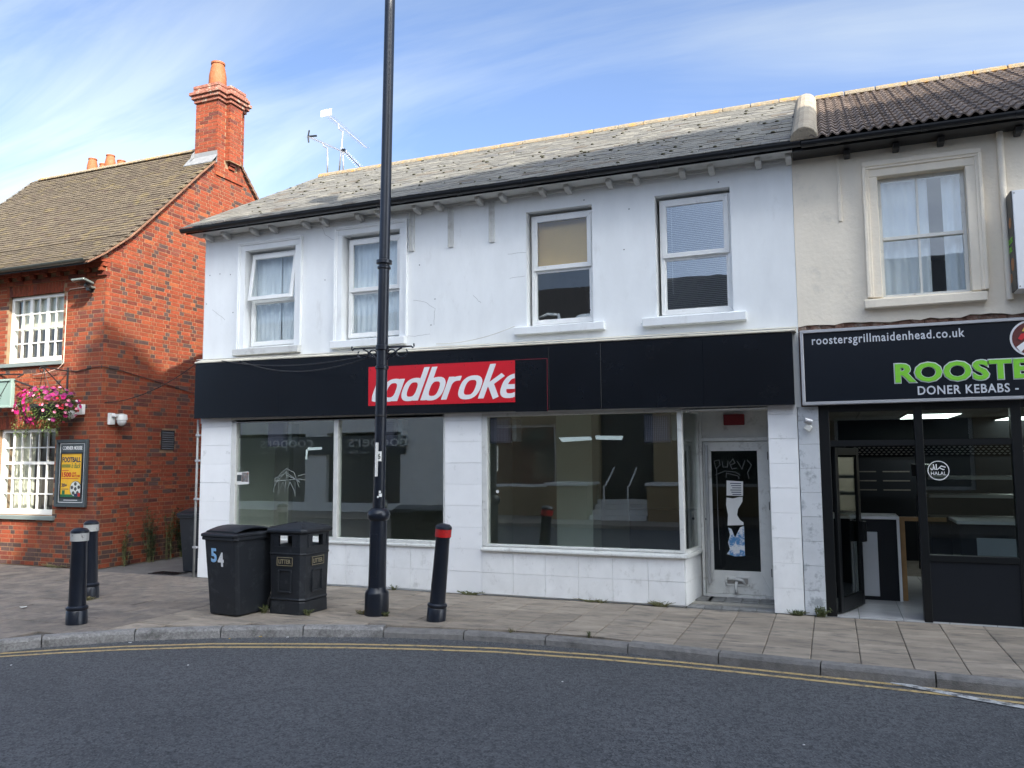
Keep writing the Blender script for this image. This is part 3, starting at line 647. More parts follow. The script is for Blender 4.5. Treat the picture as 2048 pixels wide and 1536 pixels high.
wA = part('shop_window', ring(.62, 4.33, .64, 2.45, (.09, .03, .05, .05), .0, .10), m_woodf, B, bevel=.006)
part('mullion', MB().box(2.505, 2.58, -.004, .105, .69, 2.40), m_woodf, wA, bevel=.006)
part('pane', MB().box(.712, 2.506, .048, .054, .69, 2.40), g_shop, wA); part('pane', MB().box(2.579, 4.30, .046, .052, .69, 2.40), g_shop, wA)
wB = part('shop_window', ring(4.89, 7.60, .645, 2.43, (.08, .06, .03, .05), -.005, .10), m_woodf, B, bevel=.006)
part('pane', MB().box(4.97, 7.54, .048, .054, .675, 2.38), g_shop, wB)
part('return_frame', MB().prism([(7.60, .10, .64), (7.64, .10, .64), (7.715, .66, .64), (7.675, .66, .64)], (0, 0, .04)).prism([(7.60, .10, 2.38), (7.64, .10, 2.38), (7.715, .66, 2.38), (7.675, .66, 2.38)], (0, 0, .05)).prism([(7.665, .6, .68), (7.705, .6, .68), (7.715, .66, .68), (7.675, .66, .68)], (0, 0, 1.7)), m_woodf, wB)
part('return_pane', MB().prism([(7.605, .10, .68), (7.61, .10, .68), (7.68, .6, .68), (7.675, .6, .68)], (0, 0, 1.7)), g_shop, wB)
# entrance: door, head panel, step tiles
part('door_frame', MB().box(7.71, 7.745, .62, .74, .05, 2.43).box(8.565, 8.62, .60, .74, .05, 2.43).box(7.745, 8.565, .62, .74, 2.02, 2.07).box(7.745, 8.565, .66, .72, 2.07, 2.43), m_woodf, B, bevel=.004)
part('threshold', MB().box(7.745, 8.565, .63, .73, .0, .082), m_woodf, B, bevel=.004)
part('recess_ceiling', MB().box(7.5, 8.7, .0, .75, 2.405, 2.42), m_woodf, B)
dr = part('door', ring(7.748, 8.562, .085, 2.015, (.105, .135, .29, .12), .655, .70), m_woodf, B, bevel=.004)
part('pane', MB().box(7.85, 8.43, .675, .681, .37, 1.90), glass('door_glass', (.5, .54, .52), .05), dr)
part('pull_bar', MB().tube([(7.80, .60, .22), (7.80, .60, 1.97)], .022, 10).tube([(7.80, .655, .25), (7.80, .6, .25)], .012, 6).tube([(7.80, .655, 1.95), (7.80, .6, 1.95)], .012, 6), mat('aluminium', (.5, .5, .5), .35, .1, 8, metal=.6), dr, smooth='auto')
lp = part('letter_plate', ring(7.99, 8.29, .19, .31, .022, .64, .656), m_woodf, dr, bevel=.003)
part('letter_flap', MB().box(8.015, 8.265, .645, .656, .215, .29), mat('dull_metal', (.35, .34, .32), .45, .1, 8, metal=.5), lp)
for z_ in (.32, 1.15, 1.78): part('hinge', MB().tube([(8.563, .645, z_), (8.563, .645, z_+.1)], .012, 6), mat('dark_metal', (.03, .03, .03), .4, .1), dr)
part('lock', MB().lathe([(.018, 0), (.012, .012)], (7.775, .655, 1.02), 10, T=Matrix.Rotation(R_(90), 4, 'X')), m_gut, dr)
m_step = mat('step_tile', (.2, .2, .195), .7, .25, 9, .1, 60, rand=.15, dirt=(.08, .08, .075), dscale=6)
for i in range(5):
    for j in range(2):
        xa = 7.60+i*.204; ya = .0+j*.33; sk = .12*(ya/.66)
        if i == 0 and j == 1: xa += .05
        part('step_tile', MB().box(xa+.003, min(xa+.2, 8.615), ya+.003, ya+.325, -.02, .012+j*.035), m_step, B, bevel=.003)
# inside the empty shop
part('shop_floor', MB().box(.23, 8.95, .2, 6, -.02, .03), m_floor_in, B)
part('shop_ceiling', MB().box(.23, 8.95, .3, 6, 2.7, 2.75), m_grey_in, B)
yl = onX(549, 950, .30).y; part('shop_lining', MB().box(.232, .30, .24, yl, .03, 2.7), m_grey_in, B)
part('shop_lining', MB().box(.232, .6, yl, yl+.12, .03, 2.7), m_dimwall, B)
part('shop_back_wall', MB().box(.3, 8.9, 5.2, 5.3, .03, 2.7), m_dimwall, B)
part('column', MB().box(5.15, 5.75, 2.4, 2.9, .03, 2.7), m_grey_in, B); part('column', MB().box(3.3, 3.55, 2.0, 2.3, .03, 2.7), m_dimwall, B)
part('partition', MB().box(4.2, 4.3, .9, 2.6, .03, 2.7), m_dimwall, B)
part('counter', MB().box(6.1, 7.6, 3.4, 3.9, .03, .95), m_dark, B)
# cables pinned over the cornice
m_cable = mat('black_cable', (.012, .012, .013), .5, 0); m_cablew = mat('white_cable', (.6, .58, .52), .6, .1)
def sag(a, b, d, n=14): a, b = Vector(a), Vector(b); return [a.lerp(b, i/n)-Vector((0, 0, d*4*(i/n)*(1-i/n))) for i in range(n+1)]
solo('wall_cable', MB().tube(sag((.05, -.18, 3.40), (9.0, -.185, 3.315), .012, 30), .007, 5).tube(sag((4.2, -.02, 3.43), (5.42, -.09, 3.59), .06, 12), .005, 5), m_cablew, 'thin pale cable running along the cornice above the black fascia', 'cable')

# hairline cracks, nail holes and hooks in the render
m_crack = mat('crack', (.3, .3, .29), .95, 0); rc_ = random.Random(41)
def crack(pts, w=.004):
    mb = MB(); P = [(onY(x, y, -.001).x, onY(x, y, -.001).z) for x, y in pts]; Q_ = []
    for a, b in zip(P, P[1:]):
        for i in range(4): t_ = i/4; Q_.append((a[0]+(b[0]-a[0])*t_+rc_.uniform(-.008, .008), a[1]+(b[1]-a[1])*t_+rc_.uniform(-.006, .006)))
    Q_.append(P[-1])
    for q in stroke(Q_, w): mb.prism([(p.x, -.0015, p.y) for p in q], (0, .002, 0))
    part('wall_crack', mb, m_crack, B)
for c_ in ([(645, 455), (650, 470), (668, 480)], [(826, 600), (850, 604), (870, 618), (868, 650)], [(946, 590), (958, 602), (962, 606)], [(1015, 508), (1052, 505)], [(1020, 557), (1050, 552)], [(1300, 640), (1280, 648), (1330, 655)], [(800, 670), (830, 672), (860, 668)], [(425, 620), (450, 640)]): crack(c_, .0035)
for px_, py_ in ((420, 551), (440, 548), (461, 549), (413, 608), (466, 625), (1258, 418), (1168, 400), (1437, 364), (839, 530), (870, 598), (650, 560), (1248, 499), (862, 650), (1180, 620)):
    p = onY(px_, py_, 0); part('nail_hole', MB().lathe([(.009, 0), (.005, .006)], (p.x, -.0005, p.z), 6, T=Matrix.Rotation(R_(90), 4, 'X')), m_gut, B)

# ================================================================ the takeaway next door
m_crm = mat('cream_render', (.86, .77, .63), .85, .06, 2.5, .12, 20, dirt=(.5, .46, .4), dscale=1.8, dlo=.58, dhi=.85)
m_crmf = mat('cream_frame', (.7, .69, .64), .5, .06, 6, dirt=(.42, .4, .36), dscale=8, dlo=.58, dhi=.75)
m_bfr = mat('black_aluminium', (.007, .008, .009), .35, .1, 5, spec=.35)
m_marb = mat('marble_tile', (.6, .62, .64), .25, .12, 2.5, rand=.06, dirt=(.36, .38, .4), dscale=5, dlo=.52, dhi=.62)
m_pant = mat('pantile', (.13, .085, .06), .85, .25, 9, .25, 50, attr='bcol', dirt=(.24, .2, .15), dscale=7, dlo=.6, dhi=.75)
m_silver = mat('silver_trim', (.5, .5, .52), .35, .05, 4, metal=.4)
m_lite = mat('light_panel', (.9, .95, .95), .5, 0, emit=(.9, 1, .97), estr=2.0)
m_wtile = mat('pale_floor_tile', (.5, .5, .5), .25, .06, 4, rand=.03)
m_green = mat('green_letters', (.22, .62, .04), .4, .02, 4); m_lett = mat('off_white_letters', (.62, .64, .68), .4, .02, 4)
m_grp = mat('grey_panel', (.5, .52, .55), .4, .03, 3); m_navy = mat('dark_blue_panel', (.008, .01, .014), .45, .1, 3, spec=.3); m_wood = mat('pine_trim', (.36, .2, .08), .5, .15, 12)
m_rubble = mat('broken_brick', (.16, .085, .06), .95, .4, 14, .4, 30, dirt=(.35, .32, .27), dscale=8)
KB = thing('takeaway_building', 'cream rendered takeaway with brown pantile roof and black shopfront', 'building', (11, 1.5, 0))
KX0, KX1 = 9.003, 13.6
part('wall', wall_holes(KX0, KX1, 3.41, 5.42, [(9.93, 10.83, 3.63, 5.05)], 0.0, .24), m_crm, KB)
part('rubble_strip', MB().box(KX0, KX1, .03, .24, 2.4, 3.41), m_rubble, KB)
rk = random.Random(21)
edge = [3.352+rk.uniform(-.012, .022) for i in range(60)]
for i in range(34):
    xa = 9.0+i*.135
    part('broken_brick', MB().box(xa, xa+rk.uniform(.09, .13), rk.uniform(.004, .025), .05, 3.285+rk.uniform(0, .01), 3.34+rk.uniform(0, .03)), m_rubble, KB, bevel=.008)
for i in range(46):
    xa = KX0+i*.1; part('render_flake', MB().prism([(xa, -.0015-.003*(i % 2), edge[i]), (xa+.1, -.0015-.003*(i % 2), edge[i+1]), (xa+.1, -.0015-.003*(i % 2), 3.43), (xa, -.0015-.003*(i % 2), 3.43)], (0, .03, 0)), m_crm, KB)
part('end_wall', MB().box(KX1-.2, KX1, .24, 6, 0, 5.42), m_crm, KB); part('rear_wall', MB().box(9.06, KX1-.2, 5.9, 6.1, 0, 5.42), m_crm, KB)
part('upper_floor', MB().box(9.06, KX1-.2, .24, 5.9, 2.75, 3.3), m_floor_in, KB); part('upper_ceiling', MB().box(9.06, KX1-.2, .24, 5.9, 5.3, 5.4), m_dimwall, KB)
mb = MB(); x0, x1, z0, z1 = 9.93, 10.83, 3.63, 5.05
for (i_, o, yo) in ((.0, .14, -.03), (.09, .15, -.05), (.12, .16, -.065)):
    mb.box(x0-o, x0-i_, yo, .001, z0, z1+i_); mb.box(x1+i_, x1+o, yo+.001, .001, z0, z1+i_); mb.box(x0-o, x1+o, yo-.001, .001, z1+i_, z1+o+.02)
part('window_surround', mb, m_crm, KB, bevel=.006)
part('window_sill', MB().prism([(9.73, -.11, 3.5), (9.73, .1, 3.5), (9.73, .1, 3.625), (9.73, -.11, 3.6)], (1.23, 0, 0)), m_crm, KB, bevel=.008)
kw = part('window', ring(x0, x1, z0, z1, .04, .09, .16), m_crmf, KB, bevel=.004)
zt = 4.33; xm = 10.345
part('glazing_bar', MB().box(xm-.012, xm+.012, .10, .14, z0+.04, zt-.02), m_crmf, kw); part('glazing_bar', MB().box(xm-.012, xm+.012, .085, .125, zt+.02, z1-.04), m_crmf, kw)
part('meeting_rail', MB().box(x0+.04, x1-.04, .08, .15, zt-.02, zt+.02), m_crmf, kw, bevel=.003)
for a, b in ((x0+.04, xm-.012), (xm+.012, x1-.04)):
    part('pane', MB().box(a, b, .12, .124, z0+.04, zt-.02), g_up, kw); part('pane', MB().box(a, b, .10, .104, zt+.02, z1-.04), g_up, kw)
part('curtain', wavy(x0-.05, xm+.12, 3.6, 5.1, .20, .016, .11, 31), m_curtain, kw, smooth=True)
part('curtain', wavy(x1-.22, x1+.08, 3.6, 5.1, .21, .022, .10, 37), m_curtain, kw, smooth=True)
part('wall_strap', MB().box(9.50, 9.54, -.018, .001, 4.57, 5.36), m_crm, KB, bevel=.004)
part('downpipe', MB().tube([(11.18, -.04, 3.5), (11.18, -.04, 5.38)], .035, 10), m_crm, KB, smooth='auto')
part('eaves_board', MB().box(KX0+.02, KX1, -.30, .0, 5.385, 5.45), m_gut, KB)
gutter(KX0+.125, KX1, -.37, 5.45, m_gut, KB)
for cx in (9.62, 10.14, 10.60, 11.35, 11.9): part('corbel', MB().prism([(cx-.035, -.15, 5.384), (cx-.035, 0, 5.384), (cx-.035, 0, 5.31), (cx-.035, -.13, 5.325)], (.07, 0, 0)), m_gut, KB, bevel=.008)
# pantile roof
F0, F1 = Vector((0, -.40, 5.48)), Vector((0, 3.0, 7.36)); fu = (F1-F0).normalized(); fn = Vector((1, 0, 0)).cross(fu); FL = (F1-F0).length
kr = part('roof', MB().prism([(9.1, F0.y+.05, F0.z-.03), (KX1+.1, F0.y+.05, F0.z-.03), (KX1+.1, 3.0, 7.31), (9.1, 3.0, 7.31)], (0, 0, -.03)).prism([(9.1, 3.0, 7.31), (KX1+.1, 3.0, 7.31), (KX1+.1, 6.4, 5.4), (9.1, 6.4, 5.4)], (0, 0, -.03)), m_deck, KB)
pw, pg = .22, .25
def mk_pan(kind, r):
    mb = MB(); n = 16; c = tone((.17, .132, .11), .2, r, ((.21, .165, .13), (.13, .102, .088))); L = pg+.05; vs = []
    for yv, dz in ((-.015, 0), (L, -.012)):
        for i in range(n+1):
            x_ = pw*1.06*i/n; z_ = .019*math.sin(4*math.pi*i/n+.5); vs += [(x_, yv, z_+dz+.018), (x_, yv, z_+dz)]
    k_ = 2*(n+1)
    for i in range(n):
        a = 2*i; mb_f = [(a, a+2, a+2+k_, a+k_), (a, a+1, a+3, a+2)]; 
        for f in mb_f: mb.f.append(f); mb.c.append(c)
    mb.v = [Vector(v) for v in vs]; return mb
cands = []
for j in range(int(FL/pg)+1):
    for i in range(19):
        xa = 9.22+i*pw
        if xa > 12.9: continue
        P = F0+fu*(j*pg-.02)+fn*(.012+rk.uniform(0, .004)); P.x = xa
        cands.append((Matrix.Translation(P) @ Matrix(((1, 0, 0), (0, fu.y, fn.y), (0, fu.z, fn.z))).to_4x4() @ Matrix.Rotation(-.035, 4, 'X'), 'p'))
pieces(cands, 300, kr, 'pantile', m_pant, mk_pan, dist, 8, rk)
for i in range(10):
    xa = 9.28+i*.435; n = 6
    part('ridge_tile', MB().prism([(xa, 3.0+.11*math.cos(math.pi*k_/n), 7.34+.1*math.sin(math.pi*k_/n)) for k_ in range(n+1)], (.425, 0, 0)), m_lich, kr, bevel=.01)
# fascia sign
fs_ = thing('fascia_sign', 'dark navy takeaway fascia sign with green and white lettering', 'sign', (11.3, -.1, 2.42))
part('panel', MB().box(9.06, 13.5, -.115, -.02, 2.45, 3.25), mat('navy_sign', (.006, .009, .015), .3, .1, 3, spec=.3), fs_)
part('frame', ring(9.02, 13.55, 2.41, 3.285, .035, -.14, -.0), m_silver, fs_, bevel=.004)
def px_rect(xa, ya, xb, yb, Y): a = onY(xa, ya, Y); b = onY(xb, yb, Y); return min(a.x, b.x), max(a.x, b.x), min(a.z, b.z), max(a.z, b.z)
a = onY(1624, 691, -.12); b = onY(1930, 681, -.12); text('lettering', 'roostersgrillmaidenhead.co.uk', m_lett, fs_, a.x, b.x, a.z-.025, a.z+.105, -.116, bold=.012, spacing=1.12)
a = onY(1791, 766, -.12); b = onY(2048, 727, -.12); wr = (b.x-a.x)/5.95
text('lettering', 'ROOSTERS', m_green, fs_, a.x, a.x+wr*8, a.z, a.z+.215, -.121, bold=.035, spacing=1.05)
text('lettering_outline', 'ROOSTERS', m_lett, fs_, a.x-.012, a.x+wr*8+.012, a.z-.012, a.z+.227, -.1155, bold=.06, spacing=1.03, depth=.003)
a = onY(1836, 790, -.12); b = onY(2037, 770, -.12); text('lettering', 'DONER KEBABS -', m_lett, fs_, a.x, b.x, a.z, a.z+.098, -.116, bold=.015, spacing=1.1)
c = onY(2062, 676, -.12)
Tm = Matrix.Rotation(R_(90), 4, 'X')
lg = part('emblem', MB().lathe([(.195, 0), (.195, .006)], (c.x, -.115, c.z), 32, T=Tm), m_lettw, fs_)
part('emblem_disc', MB().lathe([(.175, .0065), (.175, .009)], (c.x, -.115, c.z), 32, T=Tm), mat('maroon', (.12, .025, .02), .5, .2, 20), lg)
part('emblem_mark', MB().prism([(c.x-.14, -.127, c.z-.09), (c.x-.06, -.127, c.z-.03), (c.x+.06, -.127, c.z-.02), (c.x+.05, -.127, c.z-.07), (c.x-.05, -.127, c.z-.09), (c.x-.1, -.127, c.z-.15)], (0, .004, 0)), m_lettw, lg)
part('emblem_mark', MB().prism([(c.x-.12, -.128, c.z+.0), (c.x-.09, -.128, c.z+.05), (c.x-.04, -.128, c.z+.06), (c.x-.05, -.128, c.z+.01), (c.x-.09, -.128, c.z-.02)], (0, .004, 0)), mat('bright_red', (.6, .02, .03), .5, 0), lg)
part('emblem_mark', MB().prism([(c.x-.08, -.129, c.z+.08), (c.x-.05, -.129, c.z+.13), (c.x-.03, -.129, c.z+.1), (c.x+.0, -.129, c.z+.12), (c.x-.02, -.129, c.z+.06)], (0, .004, 0)), mat('yellow_mark', (.7, .5, .1), .5, 0), lg)
# marble pier, shopfront frame, panels, glass
zs = [.0, .28, .56, .84, 1.12, 1.40, 1.68, 1.96, 2.24, 2.40]
for a, b in zip(zs, zs[1:]): part('marble_tile', MB().box(8.958, 9.185, -.004-rnd.uniform(0, .002), .2, a+.0015, b-.0015), m_marb, KB, bevel=.002)
sf = part('shopfront_frame', MB().box(9.19, 9.30, .0, .12, 0, 2.42).box(10.185, 10.27, .0, .12, .0, 2.42).box(11.12, 11.22, .0, .12, 0, 2.42).box(12.3, 12.4, .0, .12, 0, 2.42).box(9.30, 10.185, .005, .11, 1.93, 2.0).box(10.27, 11.12, .005, .11, 1.93, 2.0).box(11.22, 12.3, .005, .11, 1.93, 2.0)
          .box(10.27, 11.12, -.004, .11, .66, .73).box(11.22, 12.3, -.004, .11, .66, .73).box(9.30, 12.3, .003, .11, 2.33, 2.42), m_bfr, KB, bevel=.004)
part('stall_panel', MB().box(10.27, 11.12, .012, .1, .0, .66), m_navy, KB); part('stall_panel', MB().box(11.22, 12.3, .012, .1, .0, .66), m_navy, KB)
part('front_wall', MB().box(12.4, 13.6, 0, .24, 0, 2.42), m_marb, KB)
g_tk = glass('takeaway_glass', (.78, .82, .8), .045)
for a, b, z0, z1 in ((9.30, 10.185, 2.0, 2.33), (10.27, 11.12, 2.0, 2.33), (10.27, 11.12, .73, 1.93), (11.22, 12.3, 2.0, 2.33), (11.22, 12.3, .73, 1.93)): part('pane', MB().box(a, b, .05, .055, z0, z1), g_tk, KB)
dk = part('door', MB().box(0, .09, -.02, .02, 0, 1.89).box(.70, .79, -.02, .02, 0, 1.89).box(.09, .70, -.02, .02, 0, .16).box(.09, .70, -.02, .02, 1.8, 1.89), m_bfr, KB, bevel=.003)
dk.location = Vector((9.33, .09, .03))-OFF[KB.name]; 
for v in dk.data.vertices: v.co += OFF[KB.name]
dk.rotation_euler = (0, 0, R_(70)); OFF[dk.name] = Vector((0, 0, 0))
part('pane', MB().box(.09, .70, -.003, .003, .16, 1.8), g_tk, dk); part('handle', MB().box(.66, .76, -.09, -.02, .75, 1.0).box(.7, .78, .02, .06, .75, 1.0), m_bfr, dk, bevel=.01)
hs = thing('halal_sticker', 'round white ring sticker reading HALAL on the takeaway window', 'sticker', (10.42, .045, 1.55))
hc = onY(1877, 941, .045); n = 40
mb = MB()
for i in range(n):
    a, b = 2*math.pi*i/n, 2*math.pi*(i+1)/n; ro, ri = .108, .099
    mb.prism([(hc.x+ro*math.cos(a), .047, hc.z+ro*math.sin(a)), (hc.x+ro*math.cos(b), .047, hc.z+ro*math.sin(b)), (hc.x+ri*math.cos(b), .047, hc.z+ri*math.sin(b)), (hc.x+ri*math.cos(a), .047, hc.z+ri*math.sin(a))], (0, .002, 0))
part('ring', mb, m_lettw, hs); text('lettering', 'HALAL', m_lettw, hs, hc.x-.075, hc.x+.075, hc.z-.05, hc.z-.012, .048, bold=.01, depth=.002)
mb = MB()
for st in ([(.072, .035), (.03, .05), (.01, .03), (.045, .01), (.06, .012)], [(.01, .03), (-.01, .012), (-.02, .012), (-.02, .07)], [(-.02, .014), (-.035, .012), (-.05, .07)], [(-.046, .045), (-.055, .012), (-.07, .01), (-.078, .03)]):
    for q in stroke(st, .011): mb.prism([(hc.x+p.x, .047, hc.z+p.y) for p in q], (0, .001, 0))
part('lettering', mb, m_lettw, hs)
# inside
part('takeaway_floor', MB().box(9.08, KX1-.2, .12, 5.9, -.03, .0), m_joint, KB)
for i in range(8):
    for j in range(8): part('floor_tile', MB().box(9.08+i*.45+.003, 9.08+(i+1)*.45-.003, .0+j*.45+.003, (j+1)*.45-.003, -.005, .012), m_wtile, KB)
part('takeaway_wall', MB().box(9.07, 9.10, .14, 5.9, 0, 2.7).box(9.1, KX1-.2, 5.7, 5.75, 0, 2.7), m_navy, KB)
for i in range(7):
    for j in range(7): part('ceiling_tile', MB().box(9.1+i*.6+.012, 9.1+(i+1)*.6-.012, .14+j*.6+.012, .14+(j+1)*.6-.012, 2.42, 2.44), mat('ceiling_tile', (.42, .41, .42), .9, .06, 5, rand=.05), KB)
part('ceiling_void', MB().box(9.1, KX1-.2, .14, 5.7, 2.46, 2.74), m_dark, KB)
labs = ['lit ceiling panel straddling the takeaway transom bar, nearer of two', 'lit ceiling panel seen deeper in the takeaway behind the nearer one', 'lit ceiling panel at the right edge of the takeaway']
for k_, (xa, ya, xb, yb) in enumerate(((1800, 837, 1890, 829), (1796, 859, 1866, 853), (1985, 841, 2080, 834))):
    p0, p1, p2 = onZ(xa, ya, 2.415), onZ(xb, ya, 2.415), onZ(xa, yb, 2.415)
    l_ = thing('ceiling_light', labs[k_], 'light', ((p0.x+p1.x)/2, (p0.y+p2.y)/2, 2.40), group='ceiling light panels in the takeaway')
    ylo, yhi = min(p0.y, p2.y), max(p0.y, p2.y)
    part('diffuser', MB().box(p0.x, p1.x, ylo, yhi, 2.403, 2.41), m_lite, l_); part('frame', MB().box(p0.x-.02, p1.x+.02, ylo-.02, yhi+.02, 2.41, 2.419), m_silver, l_)
def counter(name, lab, x0, x1, y0, y1, h, px0, px1):
    c_ = thing(name, lab, 'counter', ((x0+x1)/2, (y0+y1)/2, 0)); part('body', MB().box(x0, x1, y0, y1, .012, h), m_navy, c_)
    part('worktop', MB().box(x0-.03, x1+.03, y0-.04, y1, h, h+.04), m_lettw, c_, bevel=.005); part('edge_trim', MB().box(x1-.002, x1+.03, y0-.025, y0, .012, h), m_lettw, c_); part('front_panel', MB().box(px0, px1, y0-.012, y0, .06, h-.16), m_grp, c_, bevel=.004)
    return c_
counter('serving_counter', 'dark counter with pale grey panel just inside the open takeaway door', 9.3, onY(1796, 1100, 1.24).x, 1.25, 1.8, 1.02, onY(1708, 1100, 1.24).x, onY(1756, 1100, 1.24).x)
counter('display_counter', 'dark counter with wide grey panel behind the takeaway window', onY(1919, 1060, 1.0).x, 12.6, 1.0, 1.7, 1.0, onY(1952, 1060, 1.0).x, 12.5)
part('pine_post', MB().box(10.05, 10.13, 1.3, 1.36, .01, 1.0).box(10.05, 10.6, 1.3, 1.36, 1.0, 1.05), m_wood, KB)
gt = thing('heated_display', 'steel heated food cabinet with shelves and dials behind the takeaway counter', 'food cabinet', (11.3, 2.3, 1.0))
m_steel = mat('steel', (.45, .45, .44), .3, .1, 6, metal=.8)
part('shelf', MB().box(10.5, 12.2, 2.1, 2.6, 1.26, 1.3), m_steel, gt); part('shelf', MB().box(10.5, 12.2, 2.1, 2.6, 1.5, 1.54), m_steel, gt)
part('end_panel', MB().box(11.6, 11.74, 2.05, 2.6, 1.0, 1.62), m_steel, gt); part('stand', MB().box(10.5, 12.2, 2.1, 2.6, .01, 1.0), m_navy, gt)
for z_ in (1.15, 1.42): part('dial', MB().lathe([(.035, 0), (.03, .02)], (11.67, 2.05, z_), 12, T=Tm), m_dark, gt)
hd = thing('extractor_hood', 'perforated metal extractor hood hanging at the back of the takeaway', 'hood', (10.9, 3.2, 1.8))
part('canopy', MB().box(9.5, 12.6, 2.9, 3.4, 1.80, 2.06), m_navy, hd); part('duct', MB().box(12.0, 12.4, 3.0, 3.3, 2.06, 2.42), m_navy, hd)
mb = MB()
for i in range(44):
    for j in range(7):
        cx_, cz_ = 9.6+i*.065+(.032 if j % 2 else 0), 1.84+j*.033
        mb.prism([(cx_-.025, 2.895, cz_), (cx_, 2.895, cz_-.013), (cx_+.025, 2.895, cz_), (cx_, 2.895, cz_+.013)], (0, .006, 0))
part('perforated_panel', mb, m_steel, hd, kind='stuff')
sl_ = thing('security_light', 'small grey security lamp with sensor on the marble pier', 'lamp', (9.04, -.05, 2.2))
a = onY(1615, 846, -.06)
part('lamp_head', MB().tube([(a.x-.03, -.10, a.z+.035), (a.x+.045, -.08, a.z+.01)], .034, 12).tube([(a.x, 0, a.z+.02), (a.x, -.08, a.z+.02)], .014, 8), m_silver, sl_, smooth='auto')
part('sensor', MB().box(-.04, .04, -.03, .03, -.04, .035, None, Matrix.Translation((a.x+.005, -.06, a.z-.05)) @ Matrix.Rotation(R_(38), 4, 'Y')), m_crmf, sl_, bevel=.01)
ps = thing('projecting_sign', 'white boxed projecting sign with dark printed side on the cream wall', 'sign', (11.5, -.2, 3.5))
part('box', MB().box(11.21, 12.3, -.30, -.004, 3.56, 4.63), m_lettw, ps, bevel=.006)
pf = part('printed_face', MB().box(11.195, 11.209, -.297, -.01, 3.565, 4.625), mat('dark_print', (.03, .028, .025), .4, .2, 6), ps)
for y_, z_, mm_, w_ in ((-.2, 4.3, 'o', .06), (-.2, 3.85, 'o', .07), (-.1, 3.72, 'o', .05)): part('food_print', MB().lathe([(w_, 0), (w_, .002)], (11.195, y_, z_), 14, T=Matrix.Rotation(R_(-90), 4, 'Y')), mat('orange_print', (.4, .16, .05), .5, .3, 40), pf)
text('lettering', 'ROOSTERS', m_green, pf, .03, .27, 4.08, 4.14, 11.195, face='-X', bold=.02, depth=.002); text('lettering', 'GRILL', m_green, pf, .08, .22, 3.99, 4.05, 11.195, face='-X', bold=.02, depth=.002)
for x_ in (11.23, 11.5): 
    for z_ in (3.59, 4.6): part('rivet', MB().lathe([(.007, 0), (.004, .004)], (x_, -.3, z_), 7, T=Tm), m_gut, ps)

# more of the takeaway's fittings
mb_ = thing('menu_board', 'dim menu board on the back wall inside the takeaway', 'menu board', (10.2, 4.6, 1.2))
part('board', MB().box(9.5, 10.6, 4.6, 4.66, 1.15, 1.75), m_navy, mb_); part('post', MB().box(9.5, 9.55, 4.62, 4.66, 0, 1.15), m_navy, mb_); part('post', MB().box(10.55, 10.6, 4.62, 4.66, 0, 1.15), m_navy, mb_)
for i in range(6): part('menu_line', MB().box(9.58+(i % 2)*.5, 9.98+(i % 2)*.5, 4.594, 4.6, 1.25+(i//2)*.15, 1.27+(i//2)*.15), mat('menu_print', (.12, .11, .1), .6, .2, 30), mb_)
fr_ = thing('drinks_fridge', 'tall dark drinks fridge seen through the open takeaway door', 'fridge', (9.4, 3.0, 0))
part('cabinet', MB().box(9.12, 9.6, 2.6, 3.2, .012, 1.85), m_navy, fr_); part('fridge_door', MB().box(9.6, 9.62, 2.62, 3.18, .2, 1.7), m_glassop, fr_); part('fridge_handle', MB().tube([(9.65, 2.7, .8), (9.65, 2.7, 1.2)], .012, 6), m_steel, fr_)
solo('cook_pot', MB().lathe([(.12, 0), (.13, .15), (.135, .16), (.12, .165), (.115, .02)], (10.45, 2.35, 1.54), 16), m_steel, 'steel pot on the heated cabinet beside the HALAL sticker', 'pot', smooth='auto')
solo('napkin_box', MB().box(11.35, 11.55, 1.3, 1.45, 1.04, 1.16), m_steel, 'steel napkin box on the counter at the right of the takeaway window', 'box', bevel=.005)

# ================================================================ the brick pub on the corner
XP, YP = -2.29, .13
m_brick = mat('brick', (.4, .1, .04), .88, .28, 22, .25, 70, attr='bcol', dirt=(.09, .045, .03), dscale=1.1, dlo=.52, dhi=.95)
m_mortar = mat('mortar', (.28, .18, .105), .95, .3, 5, .2, 60)
m_ptile = mat('clay_plain_tile', (.2, .14, .08), .88, .25, 14, .2, 60, attr='bcol', dirt=(.2, .15, .05), dscale=2.2, dlo=.58, dhi=.78)
m_terra = mat('terracotta', (.3, .09, .028), .75, .15, 9, .1, 40, dirt=(.3, .14, .07), dscale=8)
m_lead = mat('lead_flashing', (.2, .205, .21), .55, .15, 9)
m_pubf = mat('pub_white_paint', (.8, .79, .74), .45, .04, 6); m_pubs = mat('grey_green_paint', (.17, .2, .19), .5, .1, 5)
PB = thing('pub_building', 'red brick corner pub with clay tiled gable roof and tall chimney', 'building', (-5, 3, 0))
VP_ = [(-.30, 5.22), (.0, 5.42), (.52, 5.84), (.98, 6.31), (1.46, 6.81), (2.19, 7.58), (2.68, 8.07), (3.05, 8.46)]     # bell-cast slope of the front roof
def vz(y):
    if y > 3.05: y = 6.1-y
    for a, b in zip(VP_, VP_[1:]):
        if a[0] <= y <= b[0]: return a[1]+(b[1]-a[1])*(y-a[0])/(b[0]-a[0])
    return VP_[0][1] if y < VP_[0][0] else VP_[-1][1]
PW = [(-4.72, -3.31, 3.61, 4.84), (-4.80, -3.37, .88, 2.40)]
PD = .005                                     # how far bricks stand proud of the mortar
part('wall', wall_holes(-8.2, XP, 0, 5.2, PW, YP, YP+.3), m_mortar, PB)
